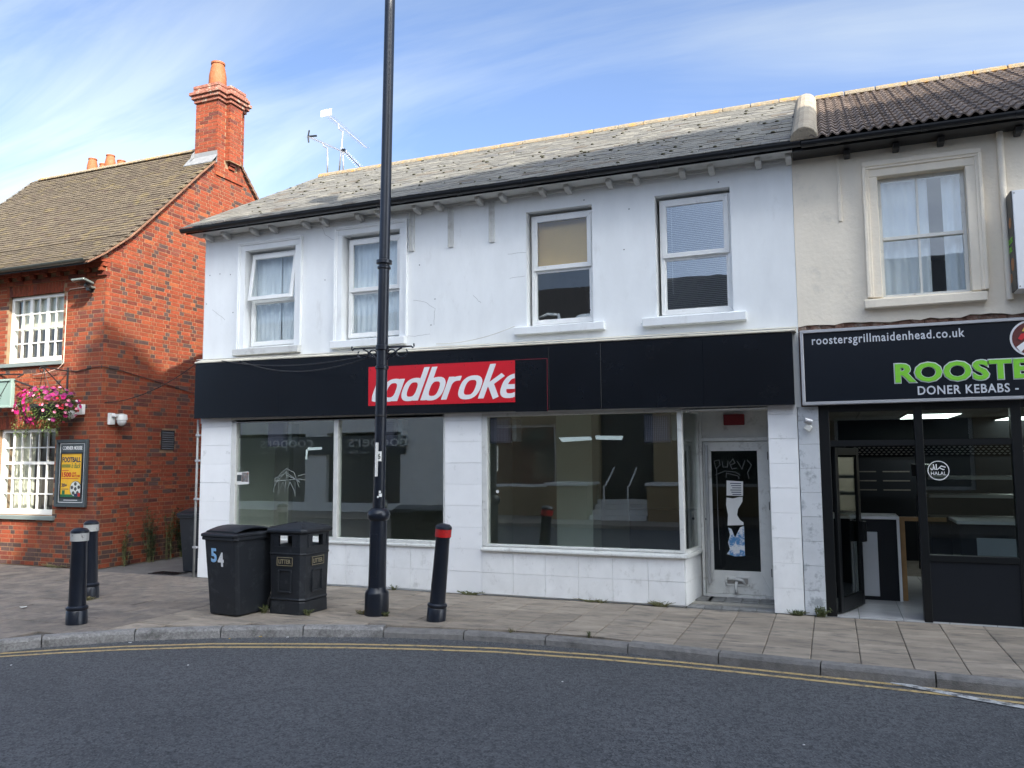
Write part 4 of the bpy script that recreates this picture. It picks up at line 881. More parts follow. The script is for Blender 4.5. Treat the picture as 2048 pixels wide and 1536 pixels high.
gp = [(XP, YP+.3, 0), (XP, 6.1, 0), (XP, 6.1, 5.35)]+[(XP, 6.1-y, z-.05) for y, z in VP_[1:-1]]+[(XP, 3.05, 8.4)]+[(XP, y, z-.05) for y, z in reversed(VP_[2:-1])]+[(XP, YP+.3, 5.45)]
part('gable_wall', MB().prism(gp, (-.3, 0, 0)), m_mortar, PB)
part('gable_toe', MB().prism([(XP-.001, YP+.002, 5.1), (XP-.001, YP+.3, 5.1), (XP-.001, YP+.3, 5.6), (XP-.001, YP+.002, 5.44)], (-.3, 0, 0)), m_mortar, PB)
part('far_wall', MB().box(-8.2, -7.9, .43, 6.1, 0, 5.2).prism([(-8.2, .13, 5.2), (-8.2, 6.1, 5.2), (-8.2, 3.05, 8.3)], (.3, 0, 0)).box(-7.9, XP-.3, 5.8, 6.1, 0, 5.2), m_mortar, PB)
rb = random.Random(11)
BB = (.24, .045, .015); BT = ((.15, .03, .015), (.28, .07, .022), (.115, .028, .018), (.24, .05, .016), (.18, .046, .026)); BD = (.075, .04, .034)
def bcol(r, low=False, hd=False):
    if r.random() < (.6 if low else (.24 if hd else .07)): return tone(BD, .25, r)
    return tone(BB, .2, r, BT)
def mk_brick(kind, r):
    w, low, q = kind[:3]; mb = MB(); h = .063; d = .03; c = bcol(r, low, w < .12)
    if len(kind) > 3: return mb.prism([(a, -PD, b) for a, b in kind[3]], (0, d, 0), c)
    return mb.box(-w/2, w/2, -PD, d, 0, h, c)
CH = .0755; ST, HD = .213, .1005
cands = []
def course(u0, u1, z, odd, emit, r, skip=lambda a, b, z: False):
    """Flemish bond along u"""
    u = u0; k_ = 0 if odd else 1
    if odd:
        if not skip(u, u+.05, z): emit(u, u+.05, z)
        u += .062
    while u < u1-.03:
        w = ST if k_ % 2 == 0 else HD; e = min(u+w, u1)
        if e-u > .03 and not skip(u, e, z): emit(u, e, z)
        u = e+.0125; k_ += 1
RZ = Matrix.Rotation(R_(90), 4, 'Z')
nz = int(8.5/CH)
for c_ in range(nz):
    z = .01+c_*CH; low = c_ < 5
    # front: u measured from the corner leftwards
    if z < 5.05:
        def emit_f(a, b, z_):
            x0, x1 = XP-.003-b, XP-.003-a; cands.append((Matrix.Translation(((x0+x1)/2, YP, z_)), (round(b-a, 3), low, 0)))
        def skip_f(a, b, z_):
            x0, x1 = XP-b, XP-a
            return any(x1 > h[0]+.01 and x0 < h[1]-.01 and z_+.065 > h[2]-.005 and z_ < h[3]+.235 for h in PW)
        course(0, 3.2, z, c_ % 2, emit_f, rb, skip_f)
    # side wall: u measured from the corner backwards
    def emit_s(a, b, z_):
        y0, y1 = YP-.0055+a, YP-.0055+b
        za, zb = vz(y0)-.045-z_, vz(y1)-.045-z_
        if min(za, zb) < .063:
            poly = [(-(b-a)/2, 0), ((b-a)/2, 0), ((b-a)/2, .063), (-(b-a)/2, .063)]; out_ = []
            f_ = lambda p: (za+(zb-za)*(p[0]/(b-a)+.5))-p[1]
            for i_ in range(4):
                p, q = poly[i_], poly[(i_+1) % 4]; fp, fq = f_(p), f_(q)
                if fp >= 0: out_.append(p)
                if (fp >= 0) != (fq >= 0): t_ = fp/(fp-fq); out_.append((p[0]+(q[0]-p[0])*t_, p[1]+(q[1]-p[1])*t_))
            if len(out_) >= 3: cands.append((Matrix.Translation((XP, (y0+y1)/2, z_)) @ RZ, (round(b-a, 3), False, 1, tuple(out_))))
            return
        cands.append((Matrix.Translation((XP, (y0+y1)/2, z_)) @ RZ, (round(b-a, 3), low and a < 3.3, 1)))
    lim = lambda a, b, z_: (1.50 < YP+b and YP+a < 1.72 and 2.0 < z_+.05 and z_ < 2.36)
    course(0, 4.6, z, (c_+1) % 2, emit_s, rb, lim)
def bd(c):
    p = c[0].translation; d = (p-CAM).length
    return d+(4 if p.x < -4.6 or p.z > 5.2 or p.y > 2.3 else 0)
pieces(cands, 300, PB, 'brick', m_brick, mk_brick, bd, 6, rb)
# soldier arches over the windows
for h in PW:
    n = int((h[1]-h[0]+.1)/.0755); mid = (h[0]+h[1])/2
    for i in range(n):
        xa = h[0]-.05+i*.0755+.005; lean = (xa+.0325-mid)*.06; bow = .02*(1-((xa-mid)/.75)**2)
        part('arch_brick', MB().prism([(xa, YP-PD-.001, h[3]+.0+bow*0), (xa+.065, YP-PD-.001, h[3]+bow*0), (xa+.065+lean*1.0, YP-PD-.001, h[3]+.225+bow), (xa+lean, YP-PD-.001, h[3]+.225+bow)], (0, .05, 0), tone(BB, .12, rb, BT)), m_brick, PB)
# corbelled eaves
for k_, (z, yo) in enumerate(((5.045, .02), (5.12, .03), (5.195, .07), (5.27, .12))):
    x_ = XP+.01
    if k_ == 1:
        x_ = XP-.02
        while x_ > -5.3: part('dentil_brick', MB().box(x_-.1, x_, YP-.10, YP, z, z+.065, tone(BB, .15, rb, BT)), m_brick, PB); x_ -= .335
        continue
    while x_ > -5.3: part('cornice_brick', MB().box(x_-.215, x_, YP-yo-.03, YP+.05, z, z+.065, tone(BB, .15, rb, BT)), m_brick, PB); x_ -= .2255
part('eaves_block', MB().box(-8.2, XP-.0, YP-.12, YP+.3, 5.335, 5.40).box(-8.2, XP-.005, YP-.02, YP+.3, 5.04, 5.335), m_mortar, PB)
gutter(-8.2, XP+.02, -.33, 5.235, mat('pub_gutter', (.03, .035, .03), .4, .2, 6), PB, 1.0)
# tiled roof: front slope as single tiles, laid along the bell-cast profile
rt = random.Random(5)
fine = []
for (a, b) in zip(VP_, VP_[1:]):
    L = math.hypot(b[0]-a[0], b[1]-a[1]); fine.append((a, b, L))
tot = sum(f[2] for f in fine)
def at_v(v):
    for a, b, L in fine:
        if v <= L: t_ = v/L; return a[0]+(b[0]-a[0])*t_, a[1]+(b[1]-a[1])*t_, math.atan2(b[1]-a[1], b[0]-a[0])
        v -= L
    a, b, L = fine[-1]; return b[0], b[1], math.atan2(b[1]-a[1], b[0]-a[0])
pr = part('roof', MB().prism([(-8.22, y, z-.02) for y, z in VP_]+[(-8.22, 3.05, 8.38)]+[(-8.22, y, z-.07) for y, z in reversed(VP_[:-1])], (8.22+XP+.02, 0, 0)).prism([(-8.22, 6.1-y, z-.02) for y, z in VP_]+[(-8.22, 3.05, 8.38)]+[(-8.22, 6.1-y, z-.07) for y, z in reversed(VP_[:-1])], (8.22+XP+.02, 0, 0)), m_deck, PB)
cands = []; tg, tw = .1, .165; j = 0; v = 0
while v < tot-.02:
    y, z, an = at_v(v); xx = XP+.05-(tw/2 if j % 2 else 0)
    while xx > -8.08:
        if not (2.62 < y+.1 and xx > XP-.62):
            cands.append((Matrix.Translation((xx-tw/2, y, z-.004)) @ Matrix.Rotation(an-.13, 4, 'X') @ Matrix.Rotation(rt.uniform(-.02, .02), 4, 'Z') @ Matrix.Translation((0, 0, rt.uniform(.0, .006))), 't'))
        xx -= tw
    v += tg; j += 1
def mk_tile(kind, r):
    c = tone((.098, .076, .05), .13, r, ((.115, .09, .056), (.082, .062, .042), (.12, .092, .05), (.09, .065, .045)))
    return MB().box(-tw/2+.002, tw/2-.002, -.012, tg+.06, .0, .02, c)
def td(c): return -c[0].translation.x+c[0].translation.z*.4
pieces(cands, 300, pr, 'roof_tile', m_ptile, mk_tile, td, 12, rt)
# verge undercloak tiles, front and rear slope, stepping under the edge
v = 0
while v < tot-.05:
    y, z, an = at_v(v)
    if y < 2.6: part('verge_tile', MB().box(-.09, .0, -.06, .1, -.035, -.015, tone((.2, .1, .06), .2, rt), Matrix.Translation((XP+.075, y, z)) @ Matrix.Rotation(an, 4, 'X')), m_ptile, pr)
    part('verge_tile', MB().box(-.09, .0, -.1, .06, -.035, .02, tone((.16, .09, .055), .25, rt), Matrix.Translation((XP+.075, 6.1-y, z)) @ Matrix.Rotation(-an+.12, 4, 'X')), m_ptile, pr)
    v += .155
for i in range(16):
    xa = XP-.65-i*.31; n = 6
    if xa < -7.9: break
    part('ridge_tile', MB().prism([(xa, 3.05+.10*math.cos(math.pi*k_/n), 8.43+.085*math.sin(math.pi*k_/n)) for k_ in range(n+1)], (-.3, 0, 0)), m_lich, pr, bevel=.01)
part('verge_strip', MB().prism([(-8.24, y, z+.03) for y, z in VP_]+[(-8.24, y, z-.05) for y, z in reversed(VP_)], (.06, 0, 0)), m_lead, pr)
# chimney
CX0, CX1, CY0, CY1, CZ0, CZ1 = -2.85, XP+.03, 2.66, 3.46, 7.7, 9.30
ch = part('chimney', MB().box(CX0+.004, CX1-.004, CY0+.004, CY1-.004, CZ0, CZ1), m_mortar, PB)
mbk = MB()
def chbox(x0, x1, y0, y1, z, h=.065): mbk.box(x0, x1, y0, y1, z, z+h, tone(BB, .16, rb, BT))
PJ0, PJ1, PJ = 2.90, 3.27, .11
kk = 0; z = CZ0
while z < CZ1:
    odd = kk % 2
    x = CX0-(.11 if odd else 0)
    while x < CX1-.02:
        a, b = max(x, CX0), min(x+.215, CX1-.002)
        if b-a > .03: chbox(a, b, CY0, CY0+.05, z); chbox(a, b, CY1-.05, CY1, z)
        x += .2255
    def run(y0, y1, X):
        y = y0-(.1 if odd else 0)
        while y < y1-.02:
            a, b = max(y, y0), min(y+.215, y1)
            if b-a > .03: chbox(X-.05, X, a, b, z)
            y += .2255
    run(CY0-.001, PJ0, CX1); run(PJ1, CY1+.001, CX1)
    if z > 8.05: run(PJ0, PJ1, CX1+PJ); chbox(CX1-.03, CX1+PJ-.051, PJ0+.002, PJ0+.05, z); chbox(CX1-.03, CX1+PJ-.051, PJ1-.05, PJ1-.002, z)
    elif z > 7.9: chbox(CX1-.03, CX1+.06*(z-7.85)/.15, PJ0+.1, PJ1-.1, z)
    else: run(PJ0, PJ1, CX1)
    z += CH; kk += 1
part('chimney_brick_field', mbk, m_brick, ch, kind='stuff')
part('shaft_core', MB().box(CX1-.02, CX1+PJ-.004, PJ0+.006, PJ1-.006, 8.06, CZ1), m_mortar, ch)
m_capb = mat('mossy_cap_brick', (.27, .1, .065), .9, .3, 18, .3, 60, dirt=(.4, .36, .28), dscale=10, dlo=.52, dhi=.66)
for k_, (z, o) in enumerate(((9.30, .035), (9.375, .075), (9.45, .11), (9.525, .05), (9.60, .05))):
    part('corbel_course', MB().box(CX0-o, CX1+o, CY0-o, CY1+o, z+.002, z+.072), m_capb if k_ > 1 else m_capb, ch, bevel=.008)
    part('corbel_course', MB().box(CX1+o+.001, CX1+PJ+o, PJ0-o, PJ1+o, z+.002, z+.071), m_capb, ch, bevel=.008)
def pot(x, y, z, s_, P): return part('chimney_pot', MB().lathe([(.155*s_, 0), (.165*s_, .12*s_), (.16*s_, .28*s_), (.13*s_, .44*s_), (.115*s_, .5*s_), (.13*s_, .51*s_), (.13*s_, .545*s_), (.105*s_, .55*s_), (.1*s_, .3*s_)], (x, y, z), 20), m_terra, P, smooth='auto')
pot(-2.56, 2.95, 9.67, 1.12, ch)
part('flashing', MB().prism([(CX0-.12, CY0-.18, vz(CY0-.18)+.03), (CX1+.03, CY0-.18, vz(CY0-.18)+.03), (CX1+.03, CY0-.012, vz(CY0)+.06), (CX1+.03, CY0-.012, vz(CY0)+.17), (CX0-.12, CY0-.012, vz(CY0)+.17), (CX0-.12, CY0-.012, vz(CY0)+.06)][0:2]+[(CX1+.03, CY0-.014, vz(CY0)+.05), (CX0-.12, CY0-.014, vz(CY0)+.05)], (0, 0, .02)).box(CX0-.03, CX1+.01, CY0-.014, CY0-.002, vz(CY0)-.1, vz(CY0)+.16), m_lead, ch)
part('flashing', MB().prism([(CX0-.03, CY0-.1, vz(CY0)), (CX0-.03, 3.05, 8.5), (CX0-.03, 3.05, 8.68), (CX0-.03, CY0-.05, vz(CY0)+.15)], (.025, 0, 0)), m_lead, ch)
# rear chimney seen as four pots over the ridge
rc = thing('rear_chimney', 'row of four terracotta pots just showing above the far end of the pub roof ridge', 'chimney', (-7.3, 4.3, 6.5))
part('stack', MB().box(-7.95, -6.7, 4.0, 4.7, 6.6, 8.9), m_capb, rc)
for x_, y_ in ((-7.55, 4.15), (-6.95, 4.15), (-7.6, 4.52), (-7.0, 4.52)): pot(x_, y_, 8.9, .8, rc)
# pub windows
def sash(h, cols, rows, tall, groups, blind):
    x0, x1, z0, z1 = h; w = part('window', ring(x0, x1, z0, z1, (.07, .07, .09, .06), YP+.06, YP+.16), m_pubf, PB, bevel=.005)
    a, b, c, d = x0+.07, x1-.07, z0+.09, z1-.06
    for i in range(1, cols):
        x_ = a+(b-a)*i/cols; tw_ = .035 if i % groups == 0 and groups > 1 else .012; part('glazing_bar', MB().box(x_-tw_, x_+tw_, YP+.075, YP+.11, c, d), m_pubf, w)
    for j in range(1, rows):
        z_ = c+(d-c)*j/rows; tw_ = .026 if j == tall else .011; part('glazing_bar', MB().box(a, b, YP+.077, YP+.108, z_-tw_, z_+tw_), m_pubf, w)
    for i in range(cols):
        for j in range(rows): part('pane', MB().box(a+(b-a)*i/cols, a+(b-a)*(i+1)/cols, YP+.115, YP+.118, c+(d-c)*j/rows, c+(d-c)*(j+1)/rows), g_up, w)
    part('sill', MB().prism([(x0-.12, YP-.06, z0-.085), (x0-.12, YP+.1, z0-.085), (x0-.12, YP+.1, z0+.0), (x0-.12, YP-.06, z0-.015)], (x1-x0+.2, 0, 0)), m_pubs, w, bevel=.006)
    if blind: part('roller_blind', MB().box(a, b, YP+.2, YP+.206, c+(d-c)*.49, d), mat('cream_blind', (.7, .68, .55), .8, .04, 4), w)
    return w
sash(PW[0], 6, 4, 9, 2, True); wl = sash(PW[1], 6, 5, 3, 6, False)
part('curtain', wavy(-4.8, -4.25, .9, 2.4, YP+.3, .03, .12, 5), mat('gold_curtain', (.62, .6, .46), .9, .1, 5), wl, smooth=True)
part('pub_floor', MB().box(-7.9, XP-.3, .43, 5.8, 2.7, 3.2).box(-7.9, XP-.3, .43, 5.8, -.02, .1), m_floor_in, PB)
part('pub_ceiling', MB().box(-7.9, XP-.3, .43, 5.8, 5.05, 5.15), m_dimwall, PB)
part('lamp_bulb', MB().lathe([(.005, 0), (.035, .03), (.04, .07), (.012, .12)], (-3.62, .9, 2.02), 10), mat('lit_bulb', (1, .8, .5), .5, 0, emit=(1, .72, .35), estr=6), PB, smooth=True)
vt = part('air_vent', ring(1.45, 1.77, 2.02, 2.385, .02, 0, .03), m_gut, PB)
for v_ in vt.data.vertices:
    q = v_.co+OFF[PB.name]; v_.co = Vector((XP+.016-q.y, q.x, q.z))-OFF[PB.name]
part('vent_back', MB().box(XP+.001, XP+.004, 1.46, 1.76, 2.03, 2.38), m_dark, vt)
for i in range(8): part('louvre', MB().prism([(XP+.004, 1.47, 2.05+i*.042), (XP+.02, 1.47, 2.035+i*.042), (XP+.023, 1.47, 2.037+i*.042), (XP+.007, 1.47, 2.053+i*.042)], (0, .28, 0)), mat('louvre_grey', (.1, .11, .12), .5, .1), vt)

# ================================================================ things fixed to the pub
m_slatef = mat('slate_grey_frame', (.055, .07, .075), .45, .1, 6); m_yel = mat('poster_yellow', (.75, .42, .02), .5, .06, 6, dirt=(.7, .3, .01), dscale=9, dlo=.55, dhi=.8)
m_navyp = mat('poster_navy', (.012, .02, .07), .5, 0); m_redp = mat('poster_red', (.45, .02, .015), .5, 0); m_grnp = mat('poster_green', (.01, .13, .05), .5, 0); m_blk = mat('matt_black', (.012, .012, .013), .6, .1)
pb = thing('poster_board', 'framed yellow football poster headed CORNER HOUSE on the pub wall', 'poster board', (-2.89, YP-.03, 1.04))
x0, x1, z0, z1 = -3.255, -2.53, 1.035, 2.19; yf = YP-.012
part('backboard', MB().box(x0+.02, x1-.02, yf-.03, yf-.001, z0+.02, z1-.02), m_slatef, pb); part('frame', ring(x0, x1, z0, z1, .05, yf-.06, yf), m_slatef, pb, bevel=.006)
part('white_line', ring(x0+.075, x1-.075, z0+.075, z1-.065, .008, yf-.034, yf-.029), m_lettw, pb)
ps_ = part('poster', MB().box(x0+.12, x1-.12, yf-.034, yf-.029, z0+.17, z1-.24), m_yel, pb)
part('poster_case', ring(x0+.1, x1-.1, z0+.15, z1-.22, .022, yf-.045, yf-.029), m_gut, pb)
text('lettering', 'CORNER HOUSE', m_lettw, pb, x0+.13, x1-.13, z1-.175, z1-.11, yf-.03)
xa, xb, y_ = x0+.14, x1-.15, yf-.0345
text('lettering', 'FOOTBALL', m_navyp, ps_, xa, xb, 1.80, 1.89, y_, bold=.03, depth=.002)
text('lettering', 'Is Back', m_grnp, ps_, xa+.22, xb, 1.70, 1.785, y_, shear=.3, depth=.002)
mb = MB()
for i in range(12): mb.box(xa+i*.017, xa+i*.017+.009, y_-.002, y_, 1.71, 1.765)
part('stripes', mb, m_grnp, ps_)
text('lettering', '1500', m_redp, ps_, xa, xa+.225, 1.545, 1.63, y_, bold=.035, depth=.002); text('lettering', 'LIVE', m_redp, ps_, xa+.245, xa+.34, 1.592, 1.632, y_, bold=.02, depth=.002); text('lettering', 'MATCHES', m_redp, ps_, xa+.245, xb, 1.545, 1.582, y_, bold=.02, depth=.002)
text('lettering', '20+', m_navyp, ps_, xa, xa+.13, 1.37, 1.44, y_, bold=.03, depth=.002)
part('rule', MB().box(xa, xb-.04, y_-.002, y_, 1.515, 1.525).box(xa, xa+.16, y_-.002, y_, 1.655, 1.665), m_redp, ps_); part('rule', MB().box(xa, xa+.17, y_-.002, y_, 1.335, 1.345), m_navyp, ps_)
Tm = Matrix.Rotation(R_(90), 4, 'X'); bc = (-2.775, y_, 1.345)
part('ball_outline', MB().lathe([(.135, 0), (.135, .002)], (bc[0], y_, bc[2]), 28, T=Tm), m_blk, ps_); part('ball', MB().lathe([(.127, .0025), (.127, .004)], (bc[0], y_, bc[2]), 28, T=Tm), mat('poster_white', (.62, .64, .6), .5, .1, 20), ps_)
mb = MB()
for a_ in (0, 72, 144, 216, 288, None):
    cx_, cz_ = (bc[0], bc[2]) if a_ is None else (bc[0]+.085*math.cos(R_(a_+20)), bc[2]+.085*math.sin(R_(a_+20)))
    mb.prism([(cx_+.036*math.cos(R_(q)), y_-.0055, cz_+.036*math.sin(R_(q))) for q in range(0, 360, 72)], (0, .001, 0))
part('ball_patch', mb, mat('poster_dark', (.05, .055, .05), .5, 0), ps_)
part('badge', MB().box(-2.80, -2.72, y_-.007, y_-.003, 1.215, 1.265), m_navyp, ps_); part('badge', MB().box(-2.715, -2.66, y_-.007, y_-.003, 1.215, 1.275), m_redp, ps_)
part('green_band', MB().box(x0+.121, x1-.121, y_-.003, y_, z0+.171, z0+.215).box(xa+.02, xa+.085, y_-.0025, y_, z0+.216, z0+.285), m_grnp, ps_)
text('lettering', 'DRINKAWARE AT YOUR LOCAL PUB', m_lettw, pb, x0+.2, x1-.2, z0+.11, z0+.123, yf-.03) if False else part('small_print', MB().box(x0+.2, x1-.2, yf-.032, yf-.029, z0+.112, z0+.121), m_lettw, pb)
# floodlight with its conduit
fl = thing('floodlight', 'flat grey floodlight on a bracket above the pub window', 'light', (-2.62, -.1, 4.9))
m_fl = mat('floodlight_grey', (.13, .15, .14), .4, .1)
Tf = Matrix.Translation((-2.58, -.12, 4.90)) @ Matrix.Rotation(R_(-12), 4, 'X')
part('head', MB().box(-.15, .15, -.11, .11, -.015, .025, None, Tf), m_fl, fl, bevel=.008); part('lens', MB().box(-.12, .12, -.085, .085, -.02, -.014, None, Tf), m_glassop, fl)
part('bracket', MB().box(-2.61, -2.55, -.06, YP-.01, 4.83, 4.86).box(-2.60, -2.56, -.07, -.04, 4.83, 4.90), m_fl, fl); part('junction_box', MB().box(-2.72, -2.64, YP-.06, YP-.012, 4.80, 4.88), m_fl, fl)
solo('conduit', MB().tube([(-2.7, YP-.03, 4.87), (-3.14, YP-.03, 4.86), (-3.2, YP-.03, 4.8), (-3.22, YP-.03, 3.55), (-3.28, YP-.08, 3.44), (-3.6, YP-.08, 3.38), (-3.95, YP-.05, 3.36)], .009, 6), mat('pale_conduit', (.6, .42, .33), .6, .1), 'pale conduit running down beside the upper pub window from the floodlight', 'cable', smooth=True)
# CCTV
cc = thing('security_camera', 'white dome security camera on a wall box on the shaded pub side wall', 'camera', (XP+.1, .45, 2.4))
m_wp = mat('white_plastic', (.7, .7, .68), .4, .03); c = onX(240, 838, XP+.12)
part('wall_box', MB().box(XP+.012, XP+.07, c.y-.17, c.y-.05, c.z-.1, c.z+.1), m_wp, cc, bevel=.008); part('arm', MB().box(XP+.07, XP+.16, c.y-.14, c.y-.0, c.z+.03, c.z+.08), m_wp, cc, bevel=.01)
part('housing', MB().lathe([(.03, .09), (.085, .07), (.095, .0), (.09, -.02)], (XP+.14, c.y+.02, c.z), 18), m_wp, cc, smooth='auto'); part('dome', MB().lathe([(.08, -.02), (.078, -.06), (.055, -.105), (.01, -.125)], (XP+.14, c.y+.02, c.z), 18), mat('smoked_white', (.5, .5, .5), .15, 0), cc, smooth=True)
# alarm box and globe lamp behind the basket
ab = thing('wall_lamp', 'white wall box with small globe beside the flower basket', 'lamp', (-2.72, YP-.05, 2.6))
part('box', MB().box(-2.80, -2.66, YP-.07, YP-.012, 2.62, 2.80), m_wp, ab, bevel=.008); part('globe', MB().lathe([(.01, -.075), (.05, -.055), (.075, 0), (.05, .055), (.01, .075)], (-2.86, YP-.12, 2.62), 14), m_wp, ab, smooth=True); part('stem', MB().tube([(-2.86, YP-.12, 2.62), (-2.76, YP-.05, 2.66)], .012, 6), m_wp, ab)
# hanging sign board at the left edge
hsn = thing('hanging_sign', 'pale green framed pub sign board at the left edge beside the flowers', 'sign', (-4.4, -.2, 2.75))
m_pg = mat('pale_green_paint', (.24, .32, .28), .5, .05); m_pgd = mat('mid_green_paint', (.2, .28, .245), .5, .05)
part('frame', ring(-5.15, -4.0, 2.76, 3.27, .04, -.27, -.20), m_pg, hsn, bevel=.006); part('board', MB().box(-5.12, -4.03, -.245, -.215, 2.79, 3.24), m_pgd, hsn)
mb = MB()
for st in ([(-4.62, 3.2), (-4.78, 3.02)], [(-4.46, 3.2), (-4.62, 3.0), (-4.70, 2.86)], ): 
    for q in stroke(st, .05): mb.prism([(p.x, -.249, p.y) for p in q], (0, .003, 0))
mb2 = MB()
for st in ([(-4.12, 3.22), (-4.24, 3.06), (-4.30, 2.98)], arc(-4.31, 2.96, .03, .03, 0, 300, 8)):
    for q in stroke(st, .014): mb.prism([(p.x, -.250, p.y) for p in q], (0, .003, 0))
part('painted_mark', mb, m_blk, hsn)
part('bracket', MB().tube([(-4.9, YP, 3.42), (-3.95, -.1, 3.36), (-3.95, -.2, 3.30)], .014, 6).tube([(-4.95, -.235, 3.27), (-4.95, -.1, 3.45), (-4.95, YP, 3.45)], .014, 6).tube([(-3.98, -.23, 3.24), (-3.45, -.2, 3.08), (-2.98, YP, 2.95)], .014, 6), m_blk, hsn)
# flower basket on its scrolled bracket
hb = thing('flower_basket', 'hanging basket overflowing with magenta and pink petunias on the pub front', 'flower basket', (-3.2, -.25, 2.6))
part('bracket', MB().box(-3.13, -3.10, YP-.03, YP-.012, 2.95, 3.46).tube([(-3.115, YP-.02, 3.40), (-3.115, -.38, 3.42)], .012, 6).tube([(-3.115, YP-.02, 3.02), (-3.115, -.1, 3.2), (-3.115, -.35, 3.41)], .009, 6)
     .tube([(-3.115, -.38+.05*math.cos(R_(a_)), 3.38+.05*math.sin(R_(a_))) for a_ in range(90, 420, 30)], .008, 5), m_blk, hb)
part('hanging_chain', MB().tube([(-3.115, -.36, 3.4), (-3.115, -.28, 2.95)], .005, 5).tube([(-3.115, -.36, 3.4), (-3.3, -.3, 2.9)], .005, 5).tube([(-3.115, -.36, 3.4), (-2.95, -.3, 2.9)], .005, 5), m_blk, hb)
part('bowl', MB().lathe([(.05, 2.52), (.2, 2.58), (.27, 2.72), (.28, 2.78)], (-3.1, -.25, 0), 16), m_blk, hb, smooth=True)
rfl = random.Random(77); m_leaf = mat('basket_leaf', (.09, .14, .03), .6, .4, 30); mb = MB()
def basket_pt():
    while True:
        a_ = rfl.uniform(0, 6.283); u = rfl.uniform(-.85, 1); s_ = math.sqrt(1-u*u); n_ = Vector((math.cos(a_)*s_, math.sin(a_)*s_, u))
        if n_.y < .55: break
    c_ = Vector((-3.13, -.22, 2.76)); sp = Vector((.58, .34, .30))
    if n_.x < -.35: c_ = c_+Vector((-.08, 0, .02))
    p_ = c_+Vector((n_.x*sp.x, n_.y*sp.y, n_.z*sp.z)); return p_, n_
def leaf(mb, p, d, up, L, w):
    d = d.normalized(); s_ = d.cross(up).normalized() if abs(d.dot(up)) < .98 else Vector((1, 0, 0)); nrm = s_.cross(d)
    mb.add([p, p+d*L*.45+s_*w*.5+nrm*L*.06, p+d*L, p+d*L*.45-s_*w*.5+nrm*L*.06], [(0, 1, 2, 3)])
for i in range(2300):
    p_, n_ = basket_pt(); p_ = p_-n_*rfl.uniform(0, .12); d_ = (n_+Vector((rfl.uniform(-1, 1), rfl.uniform(-1, 1), rfl.uniform(-1, .6)))*.9); leaf(mb, p_, d_, Vector((rfl.uniform(-.5, .5), rfl.uniform(-.5, .5), 1)), rfl.uniform(.03, .06), rfl.uniform(.012, .026))
for i in range(44):
    p_ = Vector((-3.2+rfl.uniform(-.5, .42), -.22+rfl.uniform(-.25, .1), 2.55)); n_l = rfl.randint(5, 16)
    for k_ in range(n_l): leaf(mb, p_+Vector((rfl.uniform(-.03, .03), rfl.uniform(-.03, .03), -k_*.02)), Vector((rfl.uniform(-1, 1), rfl.uniform(-1, .5), -.6)), Vector((0, 0, 1)), .04, .018)
part('foliage', mb, m_leaf, hb, kind='stuff')
def flower_mesh(m, r):
    mb = MB(); n = 10; vs = [(0, 0, -.012)]
    for i in range(n*2): a_ = math.pi*i/n; k_ = r*(1.0 if i % 4 < 2 else .84); vs.append((k_*math.cos(a_), k_*math.sin(a_), .004 if i % 2 else .009))
    mb.add(vs, [(0, 1+i, 1+(i+1) % (2*n)) for i in range(2*n)]); me = mb.mesh('flower'); me.materials.append(m); return me
fm = [flower_mesh(mat('petal_magenta', (.42, .006, .13), .6, .2, 40), .042), flower_mesh(mat('petal_plum', (.19, .008, .09), .6, .2, 40), .042), flower_mesh(mat('petal_pink', (.75, .25, .38), .6, .2, 40), .027), flower_mesh(mat('petal_red', (.6, .04, .07), .6, .2, 40), .024), flower_mesh(mat('petal_white', (.75, .68, .7), .6, .1, 40), .02)]
for i in range(190):
    p_, n_ = basket_pt(); s_ = p_.x+3.13
    if s_ < -.08: k_ = rfl.choices(range(5), (9, 2, .6, 1.0, .15))[0]
    elif p_.z > 2.85: k_ = rfl.choices(range(5), (1.5, 7, .5, .5, .15))[0]
    else:
        if rfl.random() < .6: continue
        k_ = rfl.choices(range(5), (.6, .8, 2.2, 2.0, .9))[0]
    o = link('flower', fm[k_], None, hb, loc=p_+n_*rfl.uniform(-.02, .06)-OFF[hb.name]); d_ = (n_+Vector((rfl.uniform(-.5, .5), -.3+rfl.uniform(-.5, .5), rfl.uniform(-.2, .6)))).normalized(); o.rotation_euler = d_.to_track_quat('Z', 'Y').to_euler()
# cables between pub and shop
P0, P1 = onX(205, 790, XP+.02), Vector((.02, -.16, 3.34))
solo('slung_cable', MB().tube(sag((-3.0, YP-.02, 2.86), (XP+.03, YP+.05, 2.82), .015, 6)+sag((XP+.04, YP+.1, 2.82), P1, .12, 14)[1:], .008, 5), m_cable, 'black cable slung from the pub side wall to the end of the black fascia', 'cable', smooth=True)
solo('pinned_cable', MB().tube([(-3.15, YP-.02, 3.42), (-2.9, YP-.02, 3.38), (-2.5, YP-.02, 3.44), (XP+.02, YP-.02, 3.44), (XP+.02, .5, 3.40), (XP+.02, 1.1, 3.31), (XP+.02, 1.8, 3.2), (XP+.02, 2.4, 3.1)], .007, 5), m_cable, 'thin dark cable pinned along the pub bricks below the upper window', 'cable')

